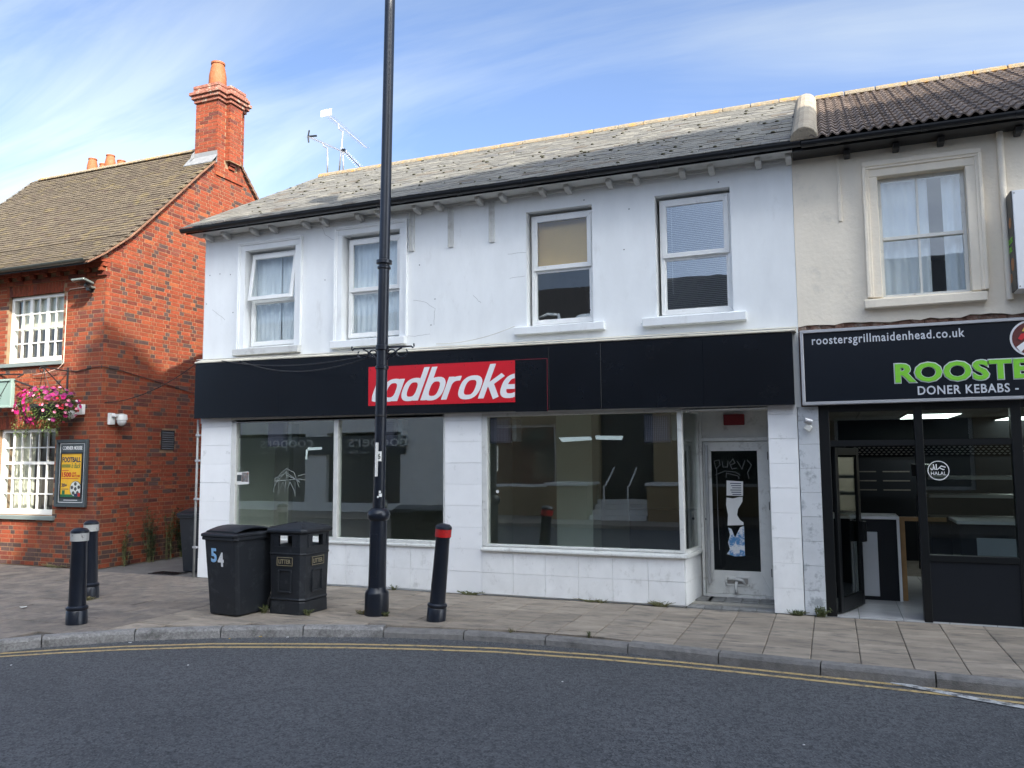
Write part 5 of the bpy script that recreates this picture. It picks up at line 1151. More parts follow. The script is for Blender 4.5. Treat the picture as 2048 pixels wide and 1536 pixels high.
# ================================================================ street furniture
m_iron = mat('black_iron', (.007, .010, .018), .32, .25, 6, .03, 30, dirt=(.05, .05, .05), dscale=14, dlo=.66, dhi=.78, spec=.5)
m_plas = mat('black_plastic', (.012, .0145, .019), .5, .2, 5, .03, 120, dirt=(.06, .064, .07), dscale=6, dlo=.54, dhi=.8)
lb = onZ(753, 1229, 0); lt = onY(780, 0, lb.y)
tilt = math.atan2(lt.x-lb.x, lt.z)
lpost = thing('lamp_post', 'tall black street lamp post with scrolled bracket in front of the shop', 'lamp post', (lb.x, lb.y, -.005), (0, tilt, 0))
def lv(y): return (onY(757, y, lb.y).z)
prof_b = [(.142, 0), (.142, .25), (.135, .275), (.112, .30), (.106, .33)]
part('base', MB().lathe(prof_b, (0, 0, 0), 20), m_iron, lpost, smooth='auto')
part('lower_shaft', MB().lathe([(.104, .33), (.100, 1.10), (.125, 1.12), (.135, 1.16), (.13, 1.2), (.105, 1.23), (.085, 1.245)], (0, 0, 0), 24), m_iron, lpost, smooth='auto')
part('access_door', MB().prism([(-.045, -.104, .45), (.045, -.104, .45), (.045, -.104, .95), (-.045, -.104, .95)], (0, .02, 0)), m_iron, lpost, bevel=.004)
part('shaft', MB().lathe([(.072, 1.24), (.068, 2.88), (.066, 4.1), (.064, 7.6)], (0, 0, 0), 20), m_iron, lpost, smooth='auto')
for z_, r_, h_ in ((2.9, .082, .05), (3.13, .082, .07), (4.13, .082, .04), (4.19, .096, .06)): part('collar', MB().lathe([(.07, z_), (r_, z_+.01), (r_, z_+h_-.01), (.07, z_+h_)], (0, 0, 0), 20), m_iron, lpost, smooth='auto')
part('lantern', MB().lathe([(.064, 7.6), (.1, 7.66), (.22, 8.1), (.25, 8.14), (.12, 8.35), (.02, 8.42)], (0, 0, 0), 6), m_iron, lpost)
mb = MB()
for s_ in (-1, 1):
    L = .40; mb.tube([(s_*.06, 0, 3.07), (s_*L, 0, 3.07)], .011, 6); mb.tube([(s_*L, 0, 3.07), (s_*(L+.02), 0, 3.05), (s_*(L+.035), 0, 3.07), (s_*(L+.03), 0, 3.10)], .010, 6)
    mb.tube([(s_*(.07+.10*(1-math.cos(R_(a_)))), 0, 2.92+.14*math.sin(R_(a_)) if 0 else 2.92+.12*(1-math.cos(R_(a_)))*.55+.02*math.sin(R_(a_))) for a_ in range(0, 181, 20)], .010, 6)
    mb.tube([(s_*(.27+.075*math.cos(R_(a_))), 0, 3.0+.055*math.sin(R_(a_))) for a_ in range(-200, 60, 20)], .009, 6)
    mb.tube([(s_*(.13+.05*math.cos(R_(a_))), 0, 3.0+.045*math.sin(R_(a_))) for a_ in range(-100, 220, 20)], .009, 6)
mb.v = [v+Vector((0, 0, .1)) for v in mb.v]
part('scroll_bracket', mb, m_iron, lpost, smooth=True)
m_sw = mat('sticker_white', (.75, .75, .73), .5, .05)
def rotlabel(name, zc, w, h, ang, mm): 
    R2 = Matrix.Rotation(ang, 4, 'Z'); mb = MB(); n = 5
    for i in range(n):
        a0, a1 = (-w/2+w*i/n)/.07, (-w/2+w*(i+1)/n)/.07; f_ = lambda a_, r_, z_: R2 @ Vector((r_*math.sin(a_), -r_*math.cos(a_), z_))
        mb.add([f_(a0, .0725, zc-h/2), f_(a1, .0725, zc-h/2), f_(a1, .0725, zc+h/2), f_(a0, .0725, zc+h/2)], [(0, 1, 2, 3)])
    return part(name, mb, mm, lpost)
camang = math.atan2(CAM.x-lb.x, -(CAM.y-lb.y))
rotlabel('number_plate', 1.86, .055, .115, camang-.15, m_sw)
me = text_mesh('6', .02, 0, .004)
xs_ = [v.co.x for v in me.vertices]; ys_ = [v.co.y for v in me.vertices]
R2 = Matrix.Rotation(camang-.15, 4, 'Z')
for v in me.vertices: v.co = R2 @ Vector(((v.co.x-(min(xs_)+max(xs_))/2)*.08, -.0745, 1.86+(v.co.y-(min(ys_)+max(ys_))/2)*.085))
link('number', me, m_blk, lpost)
part('sign_plate', MB().box(-.16, -.085, -.012, .0, 1.62, 2.02, None, Matrix.Rotation(R_(100), 4, 'Z')), m_sw, lpost, bevel=.004)
part('strap', MB().lathe([(.072, 2.33), (.074, 2.335), (.074, 2.35), (.072, 2.355)], (0, 0, 0), 16), m_blk, lpost)
for z_, a_, r_ in ((1.40, .2, .018), (1.44, .1, .012), (1.38, -.2, .01)): rotlabel('paint_chip', z_, r_*2, r_*2.2, camang+a_, m_sw)
# cables draped from the bracket to the shop
br = Vector((lb.x+math.sin(tilt)*3-.2, lb.y, 3.08))
solo('draped_cable', MB().tube(sag(br, (.55, -.18, 3.36), .10, 20), .008, 5).tube(sag(br+Vector((.02, 0, -.02)), (.9, -.18, 3.34), .17, 20), .008, 5), m_cable, 'two black cables draped between the lamp post bracket and the fascia', 'cable', smooth=True)
def bollard(label, base, top, H, r, band, group, scuff):
    d = Vector(top)-Vector(base); b = thing('bollard', label, 'bollard', base, (math.atan2(-d.y, d.z), math.atan2(d.x, d.z), 0), group=group); k_ = r/.085
    part('foot', MB().lathe([(.112*k_, -.03), (.112*k_, .14), (.105*k_, .15), (.116*k_, .165), (.116*k_, .185), (.1*k_, .20)], (0, 0, 0), 22), m_iron, b, smooth='auto')
    part('post', MB().lathe([(.092*k_, .2), (.082*k_, H-.17), (.09*k_, H-.15)], (0, 0, 0), 22), m_iron, b, smooth='auto')
    part('band', MB().lathe([(.096*k_, H-.148), (.096*k_, H-.06)], (0, 0, 0), 22), band, b, smooth='auto')
    part('cap', MB().lathe([(.098*k_, H-.06), (.096*k_, H-.035), (.07*k_, H-.01), (.02*k_, H), ], (0, 0, 0), 22), m_iron, b, smooth='auto')
    if scuff: part('paint_scuff', MB().box(-.03, .03, -.1145*k_-.0, -.108*k_, .085, .14, None, Matrix.Rotation(scuff, 4, 'Z')), mat('bare_primer', (.4, .4, .38), .7, .2, 20), b)
    return b
m_refw = mat('white_band', (.42, .42, .4), .5, .1, 6, dirt=(.12, .11, .1), dscale=14, dlo=.56, dhi=.66); m_refr = mat('red_band', (.5, .015, .015), .35, .1, 9, dirt=(.2, .02, .02), dscale=20)
def bt(px_, py, qx, qy): b = onZ(px_, py, 0); return b, onY(qx, qy, b.y)
b, tp = bt(153, 1247, 160, 1055); tp.y = b.y; bollard('black bollard with white band nearest the kerb left of the bins', b, tp, (tp-b).length, .085, m_refw, 'bollards on the pavement', 0)
b, tp = bt(180, 1196, 183, 1040); bollard('black bollard with scuffed white band, further back by the pub', b, tp, (tp-b).length, .083, m_refw, 'bollards on the pavement', 0)
b, tp = bt(872, 1241, 888, 1047); bollard('leaning black bollard with red reflective band right of the lamp post', b, tp, (tp-b).length, .083, m_refr, 'bollards on the pavement', 0)
# wheelie bins
def wheelie(label, loc, rz, digits):
    w_ = thing('wheelie_bin', label, 'wheelie bin', loc, (0, 0, rz), group='wheelie bins'); H = .93
    def hull(zs, close=True):
        mb = MB(); rows = []; c_ = .035
        for z, hw, yf, yb in zs:
            rows.append([(-hw+c_, yf, z), (hw-c_, yf, z), (hw, yf+c_, z), (hw, yb-c_, z), (hw-c_, yb, z), (-hw+c_, yb, z), (-hw, yb-c_, z), (-hw, yf+c_, z)])
        vs = [v for r_ in rows for v in r_]; n = 8
        fs = [(i*n+j, i*n+(j+1) % n, (i+1)*n+(j+1) % n, (i+1)*n+j) for i in range(len(rows)-1) for j in range(n)]+[tuple(range(n-1, -1, -1)), tuple(range((len(rows)-1)*n, len(rows)*n))]
        return mb.add(vs, fs)
    part('body', hull([(.012, .235, -.26, .20), (.03, .24, -.265, .22), (.25, .247, -.285, .30), (H-.02, .272, -.345, .345)]), m_plas, w_, bevel=.008, seg=2)
    part('rim', hull([(H-.05, .278, -.352, .352), (H-.045, .292, -.37, .365), (H-.012, .292, -.37, .365), (H-.01, .285, -.362, .36)]), m_plas, w_, bevel=.004)
    part('lid', hull([(H-.008, .295, -.385, .36), (H+.022, .297, -.385, .365), (H+.034, .27, -.35, .36)]), m_plas, w_, bevel=.006, seg=2)
    mb = MB(); n = 8; rows = []
    for i in range(n+1):
        t_ = i/n; y = -.33+.62*t_; z = H+.032+.075*math.sin(math.pi*(.12+.80*t_)); rows += [(-.25, y, z-.02), (.25, y, z-.02), (-.215, y, z), (.215, y, z)]
    fs = []
    for i in range(n):
        a = 4*i; fs += [(a+2, a+3, a+7, a+6), (a, a+2, a+6, a+4), (a+1, a+5, a+7, a+3)]
    fs += [(0, 1, 3, 2), (4*n, 4*n+2, 4*n+3, 4*n+1)]
    part('lid_dome', mb.add(rows, fs), m_plas, w_, smooth='auto')
    part('handle', MB().tube([(-.22, .35, H-.03), (-.22, .42, H), (.22, .42, H), (.22, .35, H-.03)], .016, 8).box(-.29, -.20, .31, .41, H-.03, H+.03).box(.20, .29, .31, .41, H-.03, H+.03), m_plas, w_)
    for s_ in (-1, 1):
        wh = part('wheel', MB().lathe([(.03, -.025), (.095, -.025), (.1, -.015), (.1, .015), (.095, .025), (.03, .025)], (s_*.245, .30, .1), 22, T=Matrix.Rotation(R_(90), 4, 'Y')), mat('tyre', (.015, .015, .015), .8, .2), w_, smooth='auto')
        part('hub', MB().lathe([(.05, -.03), (.05, .03)], (s_*.245, .30, .1), 14, T=Matrix.Rotation(R_(90), 4, 'Y')), m_plas, wh)
    part('axle', MB().tube([(-.24, .30, .1), (.24, .30, .1)], .012, 8), m_gut, w_)
    if digits:
        for ch_, x0_, z0_, mm_ in (('5', -.145, .62, mat('digit_blue', (.12, .38, .72), .5, .3, 25, col2=(.45, .65, .85))), ('4', -.035, .575, mat('digit_white', (.75, .76, .76), .5, .08, 9))):
            me = text_mesh(ch_, .035, 0, .004); xs_ = [v.co.x for v in me.vertices]; ys_ = [v.co.y for v in me.vertices]
            for v in me.vertices:
                u = (v.co.x-min(xs_))/(max(xs_)-min(xs_)); q = (v.co.y-min(ys_))/(max(ys_)-min(ys_)); z_ = z0_+q*.165
                v.co = Vector((x0_+u*.095, -(.285+(.06)*(z_-.25)/.66)-.004+v.co.z*.3, z_))
            link('number', me, mm_, w_)
    return w_
wheelie('black wheelie bin numbered 54 standing beside the litter bin', Vector((2.62, -2.08, .0)), R_(-6), True)
wheelie('black wheelie bin half hidden in the alley behind the shop corner', Vector((-.40, .62, .0)), R_(-4), False)
# litter bin: square, open slots on all four sides under a shallow lid
LB = thing('litter_bin', 'square black street litter bin with LITTER plates and low pyramid lid', 'litter bin', (3.235, -1.76, 0), (0, 0, R_(-2)))
hw = .265; ro = .035
def rsq(h, z, c_=.05): return [(-h+c_, -h, z), (h-c_, -h, z), (h, -h+c_, z), (h, h-c_, z), (h-c_, h, z), (-h+c_, h, z), (-h, h-c_, z), (-h, -h+c_, z)]
def loft(rows, cap=True):
    vs = [v for r_ in rows for v in r_]; n = len(rows[0]); fs = [(i*n+j, i*n+(j+1) % n, (i+1)*n+(j+1) % n, (i+1)*n+j) for i in range(len(rows)-1) for j in range(n)]
    if cap: fs += [tuple(range(n-1, -1, -1)), tuple(range((len(rows)-1)*n, len(rows)*n))]
    return MB().add(vs, fs)
part('plinth', loft([rsq(.262, 0), rsq(.258, .145), rsq(.25, .155)]), m_plas, LB, bevel=.006)
part('body', loft([rsq(.252, .155), rsq(.262, .165), rsq(.262, .175), rsq(.254, .185), rsq(.266, .69), rsq(.273, .695), rsq(.273, .71), rsq(.266, .715)]), m_plas, LB, bevel=.005)
mb = MB()
z0_, z1_ = .79, .925
part('collar', loft([rsq(.267, .715), rsq(.268, z0_)]), m_plas, LB); 
for sx_ in (-1, 1):
    for sy_ in (-1, 1):
        pts = [(.268, .10), (.268, .218), (.218, .268), (.10, .268), (.10, .235), (.2, .235), (.235, .2), (.235, .10)]
        part('corner_post', MB().prism([(sx_*a, sy_*b_, z0_) for a, b_ in pts], (0, 0, z1_-z0_)), m_plas, LB)
for a_ in range(4):
    Rz_ = Matrix.Rotation(R_(90*a_), 4, 'Z')
    f_ = ring(-.185, .185, z0_-.01, z1_+.005, .012, -.275, -.266); f_.v = [Rz_ @ v for v in f_.v]; part('slot_frame', f_, m_plas, LB)
    f_ = ring(-.10, .10, .25, .52, .02, -.278, -.252); f_.v = [Rz_ @ v for v in f_.v]; part('panel_moulding', f_, m_plas, LB, bevel=.005)
    if a_ in (0, 1):
        pl = part('plate', MB().box(-.115, .115, -.274, -.262, .565, .665, None, Rz_), m_blk, LB)
        f_ = ring(-.115, .115, .565, .665, .006, -.277, -.2735); f_.v = [Rz_ @ v for v in f_.v]; mgold = mat('dull_gold', (.28, .24, .15), .5, .1, 9); part('plate_border', f_, mgold, pl)
        o = text('lettering', 'LITTER', mgold, LB, -.088, .088, .59, .64, -.2745, bold=.012, depth=.003); o.parent = pl
        for v in o.data.vertices: v.co = Rz_ @ v.co
part('top_rail', loft([rsq(.268, z1_), rsq(.27, .96)]), m_plas, LB)
part('lid', loft([rsq(.275, .94), rsq(.298, .955), rsq(.298, .985), rsq(.285, 1.0), rsq(.10, 1.052, .04), rsq(.03, 1.056, .012)]), m_plas, LB, bevel=.006)
mb = MB()
for a_ in range(4):
    Rz_ = Matrix.Rotation(R_(90*a_+45), 4, 'Z'); mb.tube([Rz_ @ Vector((0, -.03, 1.062)), Rz_ @ Vector((0, -.36, 1.012))], .006, 5); Rz_ = Matrix.Rotation(R_(90*a_), 4, 'Z')
    mb.tube([Rz_ @ Vector((.11*math.sin(R_(q)), -.10-.10*math.cos(R_(q)), 1.057-.018*(1+math.cos(R_(q))))) for q in range(-90, 91, 30)], .005, 5)
part('lid_ribs', mb, m_plas, LB)
# aerials on the roof
m_alu = mat('aerial_metal', (.4, .4, .41), .4, .1, 8, metal=.5); m_aw = mat('aerial_white', (.8, .8, .8), .5, 0)
def Q(x, y, Y=3.4): return onY(x, y, Y)
def aerial(name, lab, mast, boom, n, elen, mboom, extra):
    a_ = thing(name, lab, 'aerial', (mast[0].x, mast[0].y, mast[0].z), group='rooftop aerials'); part('mast', MB().tube(mast, .016, 8), m_alu, a_, smooth=True)
    p, q = boom; part('boom', MB().tube([p, q], .009, 6), mboom, a_); mb = MB(); d = (q-p).normalized(); s_ = Vector((.72, .69, .03))
    for i in range(n): c_ = p.lerp(q, (i+.6)/n); mb.tube([c_-s_*elen*(1-.35*i/n), c_+s_*elen*(1-.35*i/n)], .003, 4)
    part('elements', mb, m_alu, a_); extra(a_, p, q); return a_
def x1_(a_, p, q): part('reflector', MB().tube([p+Vector((.03, 0, .13)), p, p+Vector((.02, 0, -.13))], .016, 6).tube([p, p+Vector((.15, .1, .03))], .02, 6), m_gut, a_); part('elbow', MB().tube([Q(655, 296), Q(648, 293), Q(645, 286)], .012, 6), m_alu, a_)
aerial('tv_aerial', 'grey television aerial on the left mast with a dark crossed reflector', [Q(655, 352), Q(655, 296)], (Q(616, 273), Q(694, 307)), 16, .11, m_alu, x1_)
def x2_(a_, p, q):
    mb = ring(-.13, .13, -.07, .07, .012, -.006, .006)
    for i in range(6): mb.box(-.13, .13, -.004, .004, -.06+i*.024, -.052+i*.024)
    mb.box(-.03, .02, -.008, .008, -.07, .07); mb.v = [v+p+Vector((-.03, 0, .04)) for v in mb.v]; part('reflector', mb, m_aw, a_)
    part('elbow', MB().tube([Q(686, 264), Q(678, 258), Q(677, 247)], .011, 6), m_alu, a_)
aerial('tv_aerial', 'tallest television aerial with a white grid reflector at its upper end', [Q(678, 348), Q(686, 262)], (Q(655, 229), Q(733, 296)), 20, .12, m_alu, x2_)
def x3_(a_, p, q):
    mb = MB(); d = (q-p); r9 = random.Random(4)
    for i in range(11):
        c_ = p.lerp(q, i/11+.03)
        for s_ in (Vector((.6, .4, .5)), Vector((.7, .4, -.25)), Vector((-.6, -.3, -.3)), Vector((-.1, 0, 1))): mb.tube([c_, c_+s_*.075], .0025, 3)
    part('star_elements', mb, m_aw, a_); part('clamp', MB().box(p.x-.03, p.x+.05, p.y-.02, p.y+.02, p.z-.03, p.z+.02), m_gut, a_)
aerial('tv_aerial', 'aerial with bristling white star elements sloping down towards the ridge', [Q(687, 348), Q(686, 300)], (Q(686, 300), Q(722, 336)), 10, .05, m_gut, x3_)

# ================================================================ shop window odds and ends
m_fan = mat('fan_plastic', (.055, .055, .08), .5, .1); m_fang = mat('fan_grey', (.22, .24, .25), .5, .05)
fanlab = ['square dark extractor fan at the top of the leftmost shop pane', 'dark extractor fan mostly behind the lamp post in the left shop window', 'dark extractor fan in the top left corner of the big right shop window', 'dark extractor fan in the top right corner of the big right shop window']
for k_, (xa, xb, za, zb) in enumerate(((1.26, 1.60, 2.02, 2.395), (3.20, 3.52, 2.0, 2.395), (4.98, 5.29, 2.02, 2.375), (7.11, 7.45, 2.0, 2.37))):
    f_ = thing('extractor_fan', fanlab[k_], 'extractor fan', ((xa+xb)/2, .15, za), group='window extractor fans')
    part('cover', MB().box(xa, xb, .058, .12, za, zb), m_fan, f_, bevel=.012, seg=2); part('body', MB().box(xa+.06, xb+.06, .12, .30, za+.03, zb-.02), m_fang, f_); part('hanger', MB().box((xa+xb)/2-.02, (xa+xb)/2+.02, .1, .2, zb-.03, 2.45), m_fang, f_)
    for i in range(11): part('louvre', MB().box(xa+.03, xb-.03, .052, .058, za+.03+i*(zb-za-.06)/11, za+.03+i*(zb-za-.06)/11+.016), m_fang if 0 else m_fan, f_)
    mb = MB()
    for i in range(12): xx = xa+.03+i*(xb-xa-.06)/12; mb.box(xx, xx+.003, .0505, .052, za+.03, zb-.03)
    part('grille_bars', mb, mat('grille_tone', (.24, .24, .32), .5, 0), f_)
def paperpoly(pts, y): return MB().prism([(a, y, b_) for a, b_ in pts], (0, .0015, 0))
def wq(*pp): return [(onY(x, y, .046).x, onY(x, y, .046).z) for x, y in pp]
m_tape = mat('pale_tape', (.62, .72, .66), .5, .05)
solo('tape_scrap', paperpoly(wq((615, 895), (644, 894), (644, 899), (617, 901)), .0445), m_tape, 'pale strip of torn tape stuck near the top of the left shop pane', 'tape')
solo('tape_scrap', paperpoly(wq((612, 899), (616, 899), (614, 919), (611, 919)), .0445), m_tape, 'short upright tape remnant below the torn strip on the left pane', 'tape')
solo('tape_scrap', paperpoly(wq((1117, 875), (1182, 873), (1184, 880), (1125, 884)), .0445), m_tape, 'left of two pale tape strips high on the right shop window', 'tape')
solo('tape_scrap', paperpoly(wq((1190, 871), (1246, 872), (1244, 880), (1192, 879)), .0445), m_tape, 'right of two pale tape strips high on the right shop window', 'tape')
solo('tape_scrap', MB().lathe([(.022, 0), (.022, .002)], (onY(995, 983, .046).x, .046, onY(995, 983, .046).z), 14, T=Tm), m_sw, 'small round white sticker low on the left of the right shop window', 'sticker')
pp = thing('window_flyer', 'small property flyer with house photo stuck inside the far left shop pane', 'flyer', (.83, .06, 1.35))
qa = wq((469, 970), (498, 968), (498, 943), (469, 945)); ax, bx, az, bz = qa[0][0], qa[1][0], qa[0][1], qa[2][1]
part('sheet', paperpoly(qa, .0445), m_sw, pp); part('picture', MB().box((ax+bx)/2, bx-.01, .0415, .0445, az+.05, bz-.015), mat('flyer_photo', (.2, .2, .2), .5, .9, 26, dirt=(.25, .1, .05), dscale=22, dlo=.5, dhi=.6), pp); part('text_block', MB().box(ax+.01, (ax+bx)/2-.005, .0415, .0445, az+.06, bz-.05), m_slatef, pp)
# scratched drawing on the left pane
g_scr = mat('scratched_glass', (.3, .33, .32), .9, 0)
gr = [[(548, 975), (560, 948), (573, 937), (588, 945), (598, 975)], [(548, 958), (573, 945), (600, 965)], [(550, 968), (573, 942), (573, 958)], [(547, 962), (600, 958), (610, 960)], [(573, 950), (598, 962)], [(550, 965), (546, 985)], [(558, 962), (555, 992), (566, 963), (570, 984), (571, 962)], [(580, 962), (573, 985), (580, 964), (588, 980), (590, 993), (590, 965)], [(596, 952), (610, 948)]]
mb = MB()
for st in gr:
    p2 = [(onY(x, y, .044).x, onY(x, y, .044).z) for x, y in st]
    for q in stroke(p2, .008): mb.prism([(p.x, .0455, p.y) for p in q], (0, .001, 0))
solo('scratched_graffiti', mb, g_scr, 'white scratched dome shaped graffiti on the left shop pane', 'graffiti')
# door notices, graffiti, red box above
nd = thing('door_notice', 'white handwritten notice taped to the shop door glass', 'notice', (8.15, .66, 1.3))
def dq(x, y): v_ = onY(x, y, .67); return v_.x, v_.z
a, b_, c_, d_ = dq(1453, 991), dq(1486, 992), dq(1486, 963), dq(1453, 961)
part('sheet', MB().prism([(q[0], .672, q[1]) for q in (a, b_, c_, d_)], (0, .002, 0)), m_sw, nd)
for i in range(6): zz_ = c_[1]-.03-i*.028; part('writing', MB().box(a[0]+.05+.012*(i % 3), b_[0]-.02, .669, .672, zz_, zz_+.009), m_navyp, nd)
tp_ = thing('torn_poster', 'torn white poster remnants below the notice on the shop door', 'poster', (8.15, .66, .8))
up = [(1453, 995), (1466, 997), (1478, 994), (1485, 994), (1485, 1003), (1476, 1018), (1474, 1030), (1480, 1040), (1487, 1045), (1487, 1050), (1455, 1051), (1456, 1030), (1452, 1010)]
lo = [(1456, 1055), (1463, 1058), (1470, 1075), (1480, 1055), (1488, 1052), (1490, 1112), (1470, 1113), (1454, 1108), (1460, 1098), (1456, 1085), (1460, 1070)]
part('upper_scrap', MB().prism([(dq(*q)[0], .672, dq(*q)[1]) for q in up], (0, .002, 0)), m_sw, tp_)
part('lower_scrap', MB().prism([(dq(*q)[0], .672, dq(*q)[1]) for q in lo], (0, .002, 0)), mat('blue_print_paper', (.72, .74, .76), .6, .1, 20, dirt=(.08, .25, .5), dscale=13, dlo=.48, dhi=.56), tp_)
gs = [[(1428, 922), (1438, 920), (1440, 930), (1432, 938), (1428, 922)], [(1444, 922), (1446, 934), (1455, 934), (1456, 922)], [(1460, 930), (1470, 926), (1466, 918), (1459, 926), (1464, 938), (1474, 936)], [(1474, 922), (1484, 938), (1490, 920)], [(1494, 920), (1503, 930), (1495, 945), (1498, 958)], [(1430, 950), (1450, 942), (1470, 944), (1480, 950)], [(1452, 955), (1453, 946), (1476, 952), (1478, 958)], [(1433, 935), (1436, 1040), (1439, 1100)]]
mb = MB()
for st in gs:
    for q in stroke([dq(x, y) for x, y in st], .007): mb.prism([(p.x, .6735, p.y) for p in q], (0, .001, 0))
solo('sprayed_graffiti', mb, mat('faint_spray', (.15, .155, .155), .9, 0), 'faint sprayed tag across the top of the shop door glass', 'graffiti')
solo('alarm_box', box(8.03, 8.29, .60, .659, 2.225, 2.365), mat('dark_red_box', (.2, .01, .015), .5, .1, 8), 'dark red rectangular box above the shop door', 'alarm box', bevel=.01)
solo('stuffed_paper', MB().tube([(8.02, .635, .27), (8.1, .615, .285), (8.2, .62, .265), (8.24, .63, .21)], [.012, .025, .02, .01], 7).tube([(8.13, .63, .25), (8.12, .61, .18), (8.13, .6, .1)], [.02, .022, .018], 6), m_trim, 'crumpled paper stuffed in the shop door letterbox', 'paper', smooth=True)
dp = thing('corner_downpipe', 'slim grey drain pipe down the left corner of the white shop', 'pipe', (-.02, -.03, 0)); part('pipe', MB().tube([(-.025, -.03, .0), (-.025, -.03, 2.46)], .018, 8), mat('grey_pipe', (.3, .3, .29), .6, .2, 8), dp, smooth=True)
for z_ in (.45, 1.2, 1.8, 2.2): part('clip', MB().box(-.05, .03, -.052, -.008, z_, z_+.03), m_silver, dp)

# ================================================================ weeds, litter, drain cover
m_weed = mat('weed_leaf', (.075, .1, .03), .7, .35, 25); m_weedd = mat('dark_weed_leaf', (.035, .06, .022), .7, .35, 25); m_dry = mat('dry_grass', (.26, .19, .09), .8, .3, 25); m_stem = mat('weed_stem', (.14, .14, .06), .8, .2)
rw = random.Random(9)
def weed(lab, base, h, spread, n, nl, m, wall=None, L=.06, wd=.02, group='weeds along the walls'):
    t_ = thing('weed', lab, 'weed', base, group=group); st = MB(); lv_ = MB(); base = Vector(base); h = h*(1 if wall else .7); L = L*(1 if wall else .8)
    for i in range(n):
        d = Vector((rw.uniform(-1, 1)*spread[0], rw.uniform(-1, 1)*spread[1], h*rw.uniform(.5, 1))); p0 = base+Vector((rw.uniform(-1, 1)*spread[0]*.5, rw.uniform(-1, 1)*spread[1]*.5, 0)); mid = p0+d*.5+Vector((rw.uniform(-.02, .02), rw.uniform(-.02, .02), h*.1))
        pts = [p0, mid, p0+d]
        if wall:
            for p in pts: p.x = max(p.x, wall+.015)
        st.tube(pts, [.005, .004, .002], 4)
        for k_ in range(nl):
            t2 = rw.uniform(.1, 1); p = pts[0].lerp(pts[1], t2*2) if t2 < .5 else pts[1].lerp(pts[2], t2*2-1)
            leaf(lv_, p, Vector((rw.uniform(-.3 if wall else -1, 1), rw.uniform(-1, 1), rw.uniform(-.4, .9))), Vector((0, 0, 1)), L*rw.uniform(.6, 1.2), wd*rw.uniform(.7, 1.2))
    part('stems', st, m_stem, t_); part('leaves', lv_, m, t_, kind='stuff'); return t_
for lab, y_, h, sp, n, nl, m in (('thin straggly weed closest to the pub corner', .62, .75, (.08, .08), 7, 24, m_weed), ('tall narrow weed in the middle of the pub side wall', 1.2, .98, (.1, .13), 13, 34, m_weedd), ('pale feathery weed leaning right of the tall narrow one', 1.6, .95, (.1, .12), 9, 28, m_weed), ('densest dark bushy weed near the hidden alley bin', 2.05, .92, (.16, .2), 26, 44, m_weedd), ('dry topped weed behind the alley bin', 2.4, 1.1, (.14, .16), 16, 36, m_weed)):
    weed(lab, (XP+.12, y_, -.004), h, sp, n, nl, m, wall=XP, L=.075, wd=.022)
weed('small weeds round the foot of the lamp post', (lb.x-.14, lb.y-.02, 0), .06, (.12, .06), 26, 6, m_dry, L=.04, wd=.008, group='weeds in the paving')
weed('weed tuft at the right foot of the lamp post', (lb.x+.15, lb.y-.05, 0), .08, (.07, .05), 18, 6, m_weed, L=.04, wd=.01, group='weeds in the paving')
weed('weed tuft between the wheelie bin and the litter bin', (2.93, -2.03, 0), .12, (.06, .04), 14, 8, m_weed, L=.04, wd=.012, group='weeds in the paving')
weed('weed tuft at the right corner of the litter bin', (3.52, -1.98, 0), .11, (.07, .04), 14, 8, m_weed, L=.04, wd=.012, group='weeds in the paving')
weed('green weed at the foot of the marble pier', (9.13, -.06, 0), .14, (.09, .04), 22, 8, m_weed, L=.06, wd=.014, group='weeds in the paving')
weed('spreading weed at the foot of the right white pier', (8.88, -.06, 0), .07, (.12, .04), 18, 8, m_weed, L=.06, wd=.012, group='weeds in the paving')
weed('dry grass at the right end of the shop stall riser', (7.28, -.04, 0), .1, (.14, .03), 26, 3, m_dry, L=.05, wd=.005, group='weeds in the paving')
weed('sparse dry grass under the middle of the right shop window', (6.5, -.04, 0), .07, (.3, .03), 16, 3, m_dry, L=.04, wd=.005, group='weeds in the paving')
weed('weeds under the left shop window right of the lamp post', (4.75, -.05, 0), .07, (.2, .03), 22, 5, m_weed, L=.04, wd=.01, group='weeds in the paving')
weed('small weed under the left shop window behind the lamp post', (3.55, -.05, 0), .09, (.05, .03), 10, 5, m_weed, L=.04, wd=.01, group='weeds in the paving')
weed('straggling weeds at the base of the pub front', (-3.2, .06, 0), .09, (.3, .04), 26, 5, m_dry, L=.04, wd=.01, group='weeds in the paving')
weed('weeds round the foot of the far bollard', (.12, -2.13, 0), .07, (.18, .06), 26, 5, m_dry, L=.04, wd=.01, group='weeds in the paving')
kb_ = onZ(1178, 1275, -.02); weed('green weed in the kerb joint near the middle of the road edge', (kb_.x, kb_.y-.01, -.03), .11, (.02, .02), 10, 6, m_weed, L=.035, wd=.01, group='weeds in the paving')
kb_ = onZ(1022, 1265, -.02); weed('small weed in the kerb joint below the leaning bollard', (kb_.x, kb_.y-.01, -.03), .09, (.02, .02), 6, 5, m_dry, L=.03, wd=.008, group='weeds in the paving')
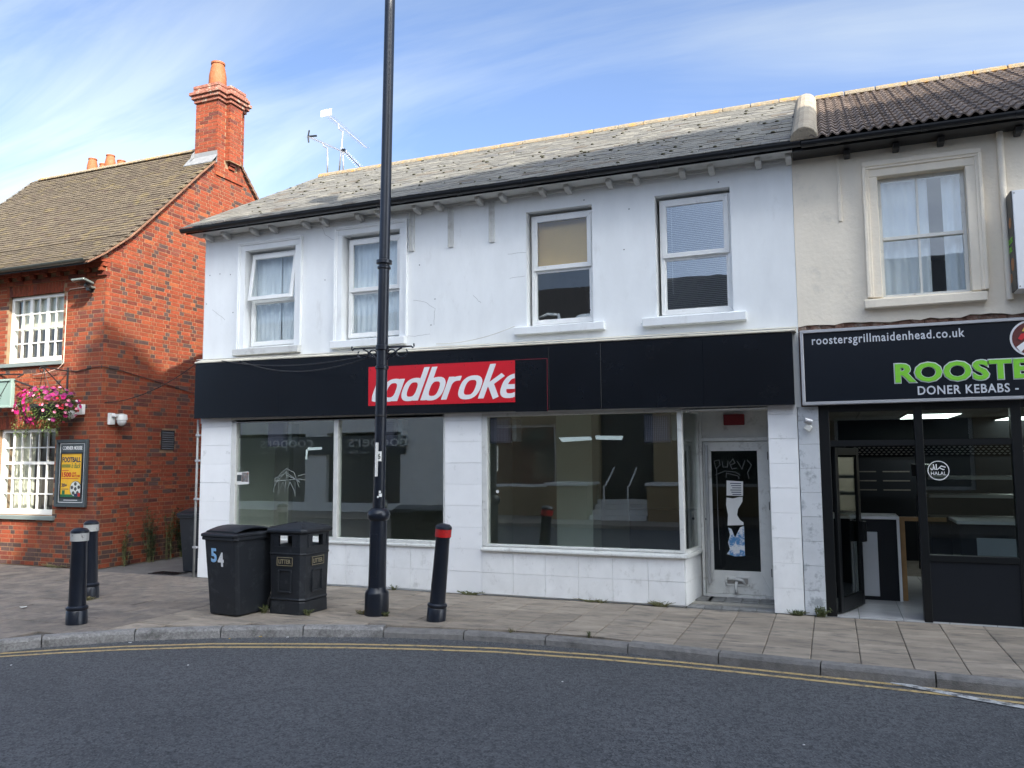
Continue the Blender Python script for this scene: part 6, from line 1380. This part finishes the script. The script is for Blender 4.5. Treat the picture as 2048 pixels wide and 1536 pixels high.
def scrap(lab, px_, py, s_, m, z): 
    p = onZ(px_, py, z); n = rw.randint(4, 6); pts = [(p.x+s_*rw.uniform(.6, 1)*math.cos(6.28*i/n), p.y+s_*rw.uniform(.6, 1)*math.sin(6.28*i/n), z+.006+rw.uniform(0, s_*.25)) for i in range(n)]
    solo('litter_scrap', MB().prism(pts, (0, 0, .003)), m, lab, 'litter', group='litter on the ground')
m_lf = mat('fallen_leaf', (.45, .3, .06), .8, .2, 20)
scrap('white paper scrap on the pavement at far left', 47, 1216, .05, m_sw, .002)
for lab, x, y, s_, m in (('yellow fallen leaf in the gutter left of centre', 521, 1275, .022, m_lf), ('pale fleck of litter in the gutter by the granite kerb', 575, 1276, .018, m_sw), ('small yellow leaf in the gutter by the bins', 459, 1279, .016, m_lf), ('tan wrapper in the gutter at the right', 1850, 1366, .022, mat('tan_paper', (.5, .3, .2), .8, .1)),
        ('white crumb of litter on the road at left', 376, 1332, .012, m_sw), ('white crumb of litter at far left of the road', 22, 1332, .012, m_sw), ('tiny white fleck near the right end of the road', 1608, 1492, .009, m_sw), ('tiny white fleck in mid road', 1125, 1365, .01, m_sw), ('flat white scrap by the kerb at left', 260, 1287, .02, m_sw)): scrap(lab, x, y, s_, m, -.098 if y > 1262 else .002)
gp = thing('drain_cover', 'dark slotted drain cover set in the alley mouth', 'drain cover', (-.75, .2, 0)); part('frame', ring(-1.05, -.5, 0, .3, .03, 0, .01), m_gut, gp)
for v in gp.children[0].data.vertices: q = v.co+OFF[gp.name]; v.co = Vector((q.x, q.z+.05, -q.y+.004))-OFF[gp.name]
for i in range(8): part('bar', MB().box(-1.02+i*.065, -.99+i*.065, .08, .32, -.01, .004), m_gut, gp)
part('pit', MB().box(-1.03, -.52, .07, .33, -.003, -.0005), m_dark, gp)
# gravel and grit caught along the gutter
mb = MB()
for i in range(900):
    x_ = rw.uniform(.9, 11.5); y_ = ky(x_)-abs(rw.gauss(.03, .08))-.015; s_ = rw.uniform(.003, .008)
    mb.add([(x_-s_, y_, -.1), (x_+s_, y_-s_*.5, -.1), (x_+s_*.3, y_+s_, -.1), (x_, y_, -.1+s_*1.2)], [(0, 1, 3), (1, 2, 3), (2, 0, 3)])
part('gutter_grit', mb, mat('grit', (.2, .19, .17), .9, .4, 90), None, label='loose grit caught along the kerb', cat='grit', kind='stuff')
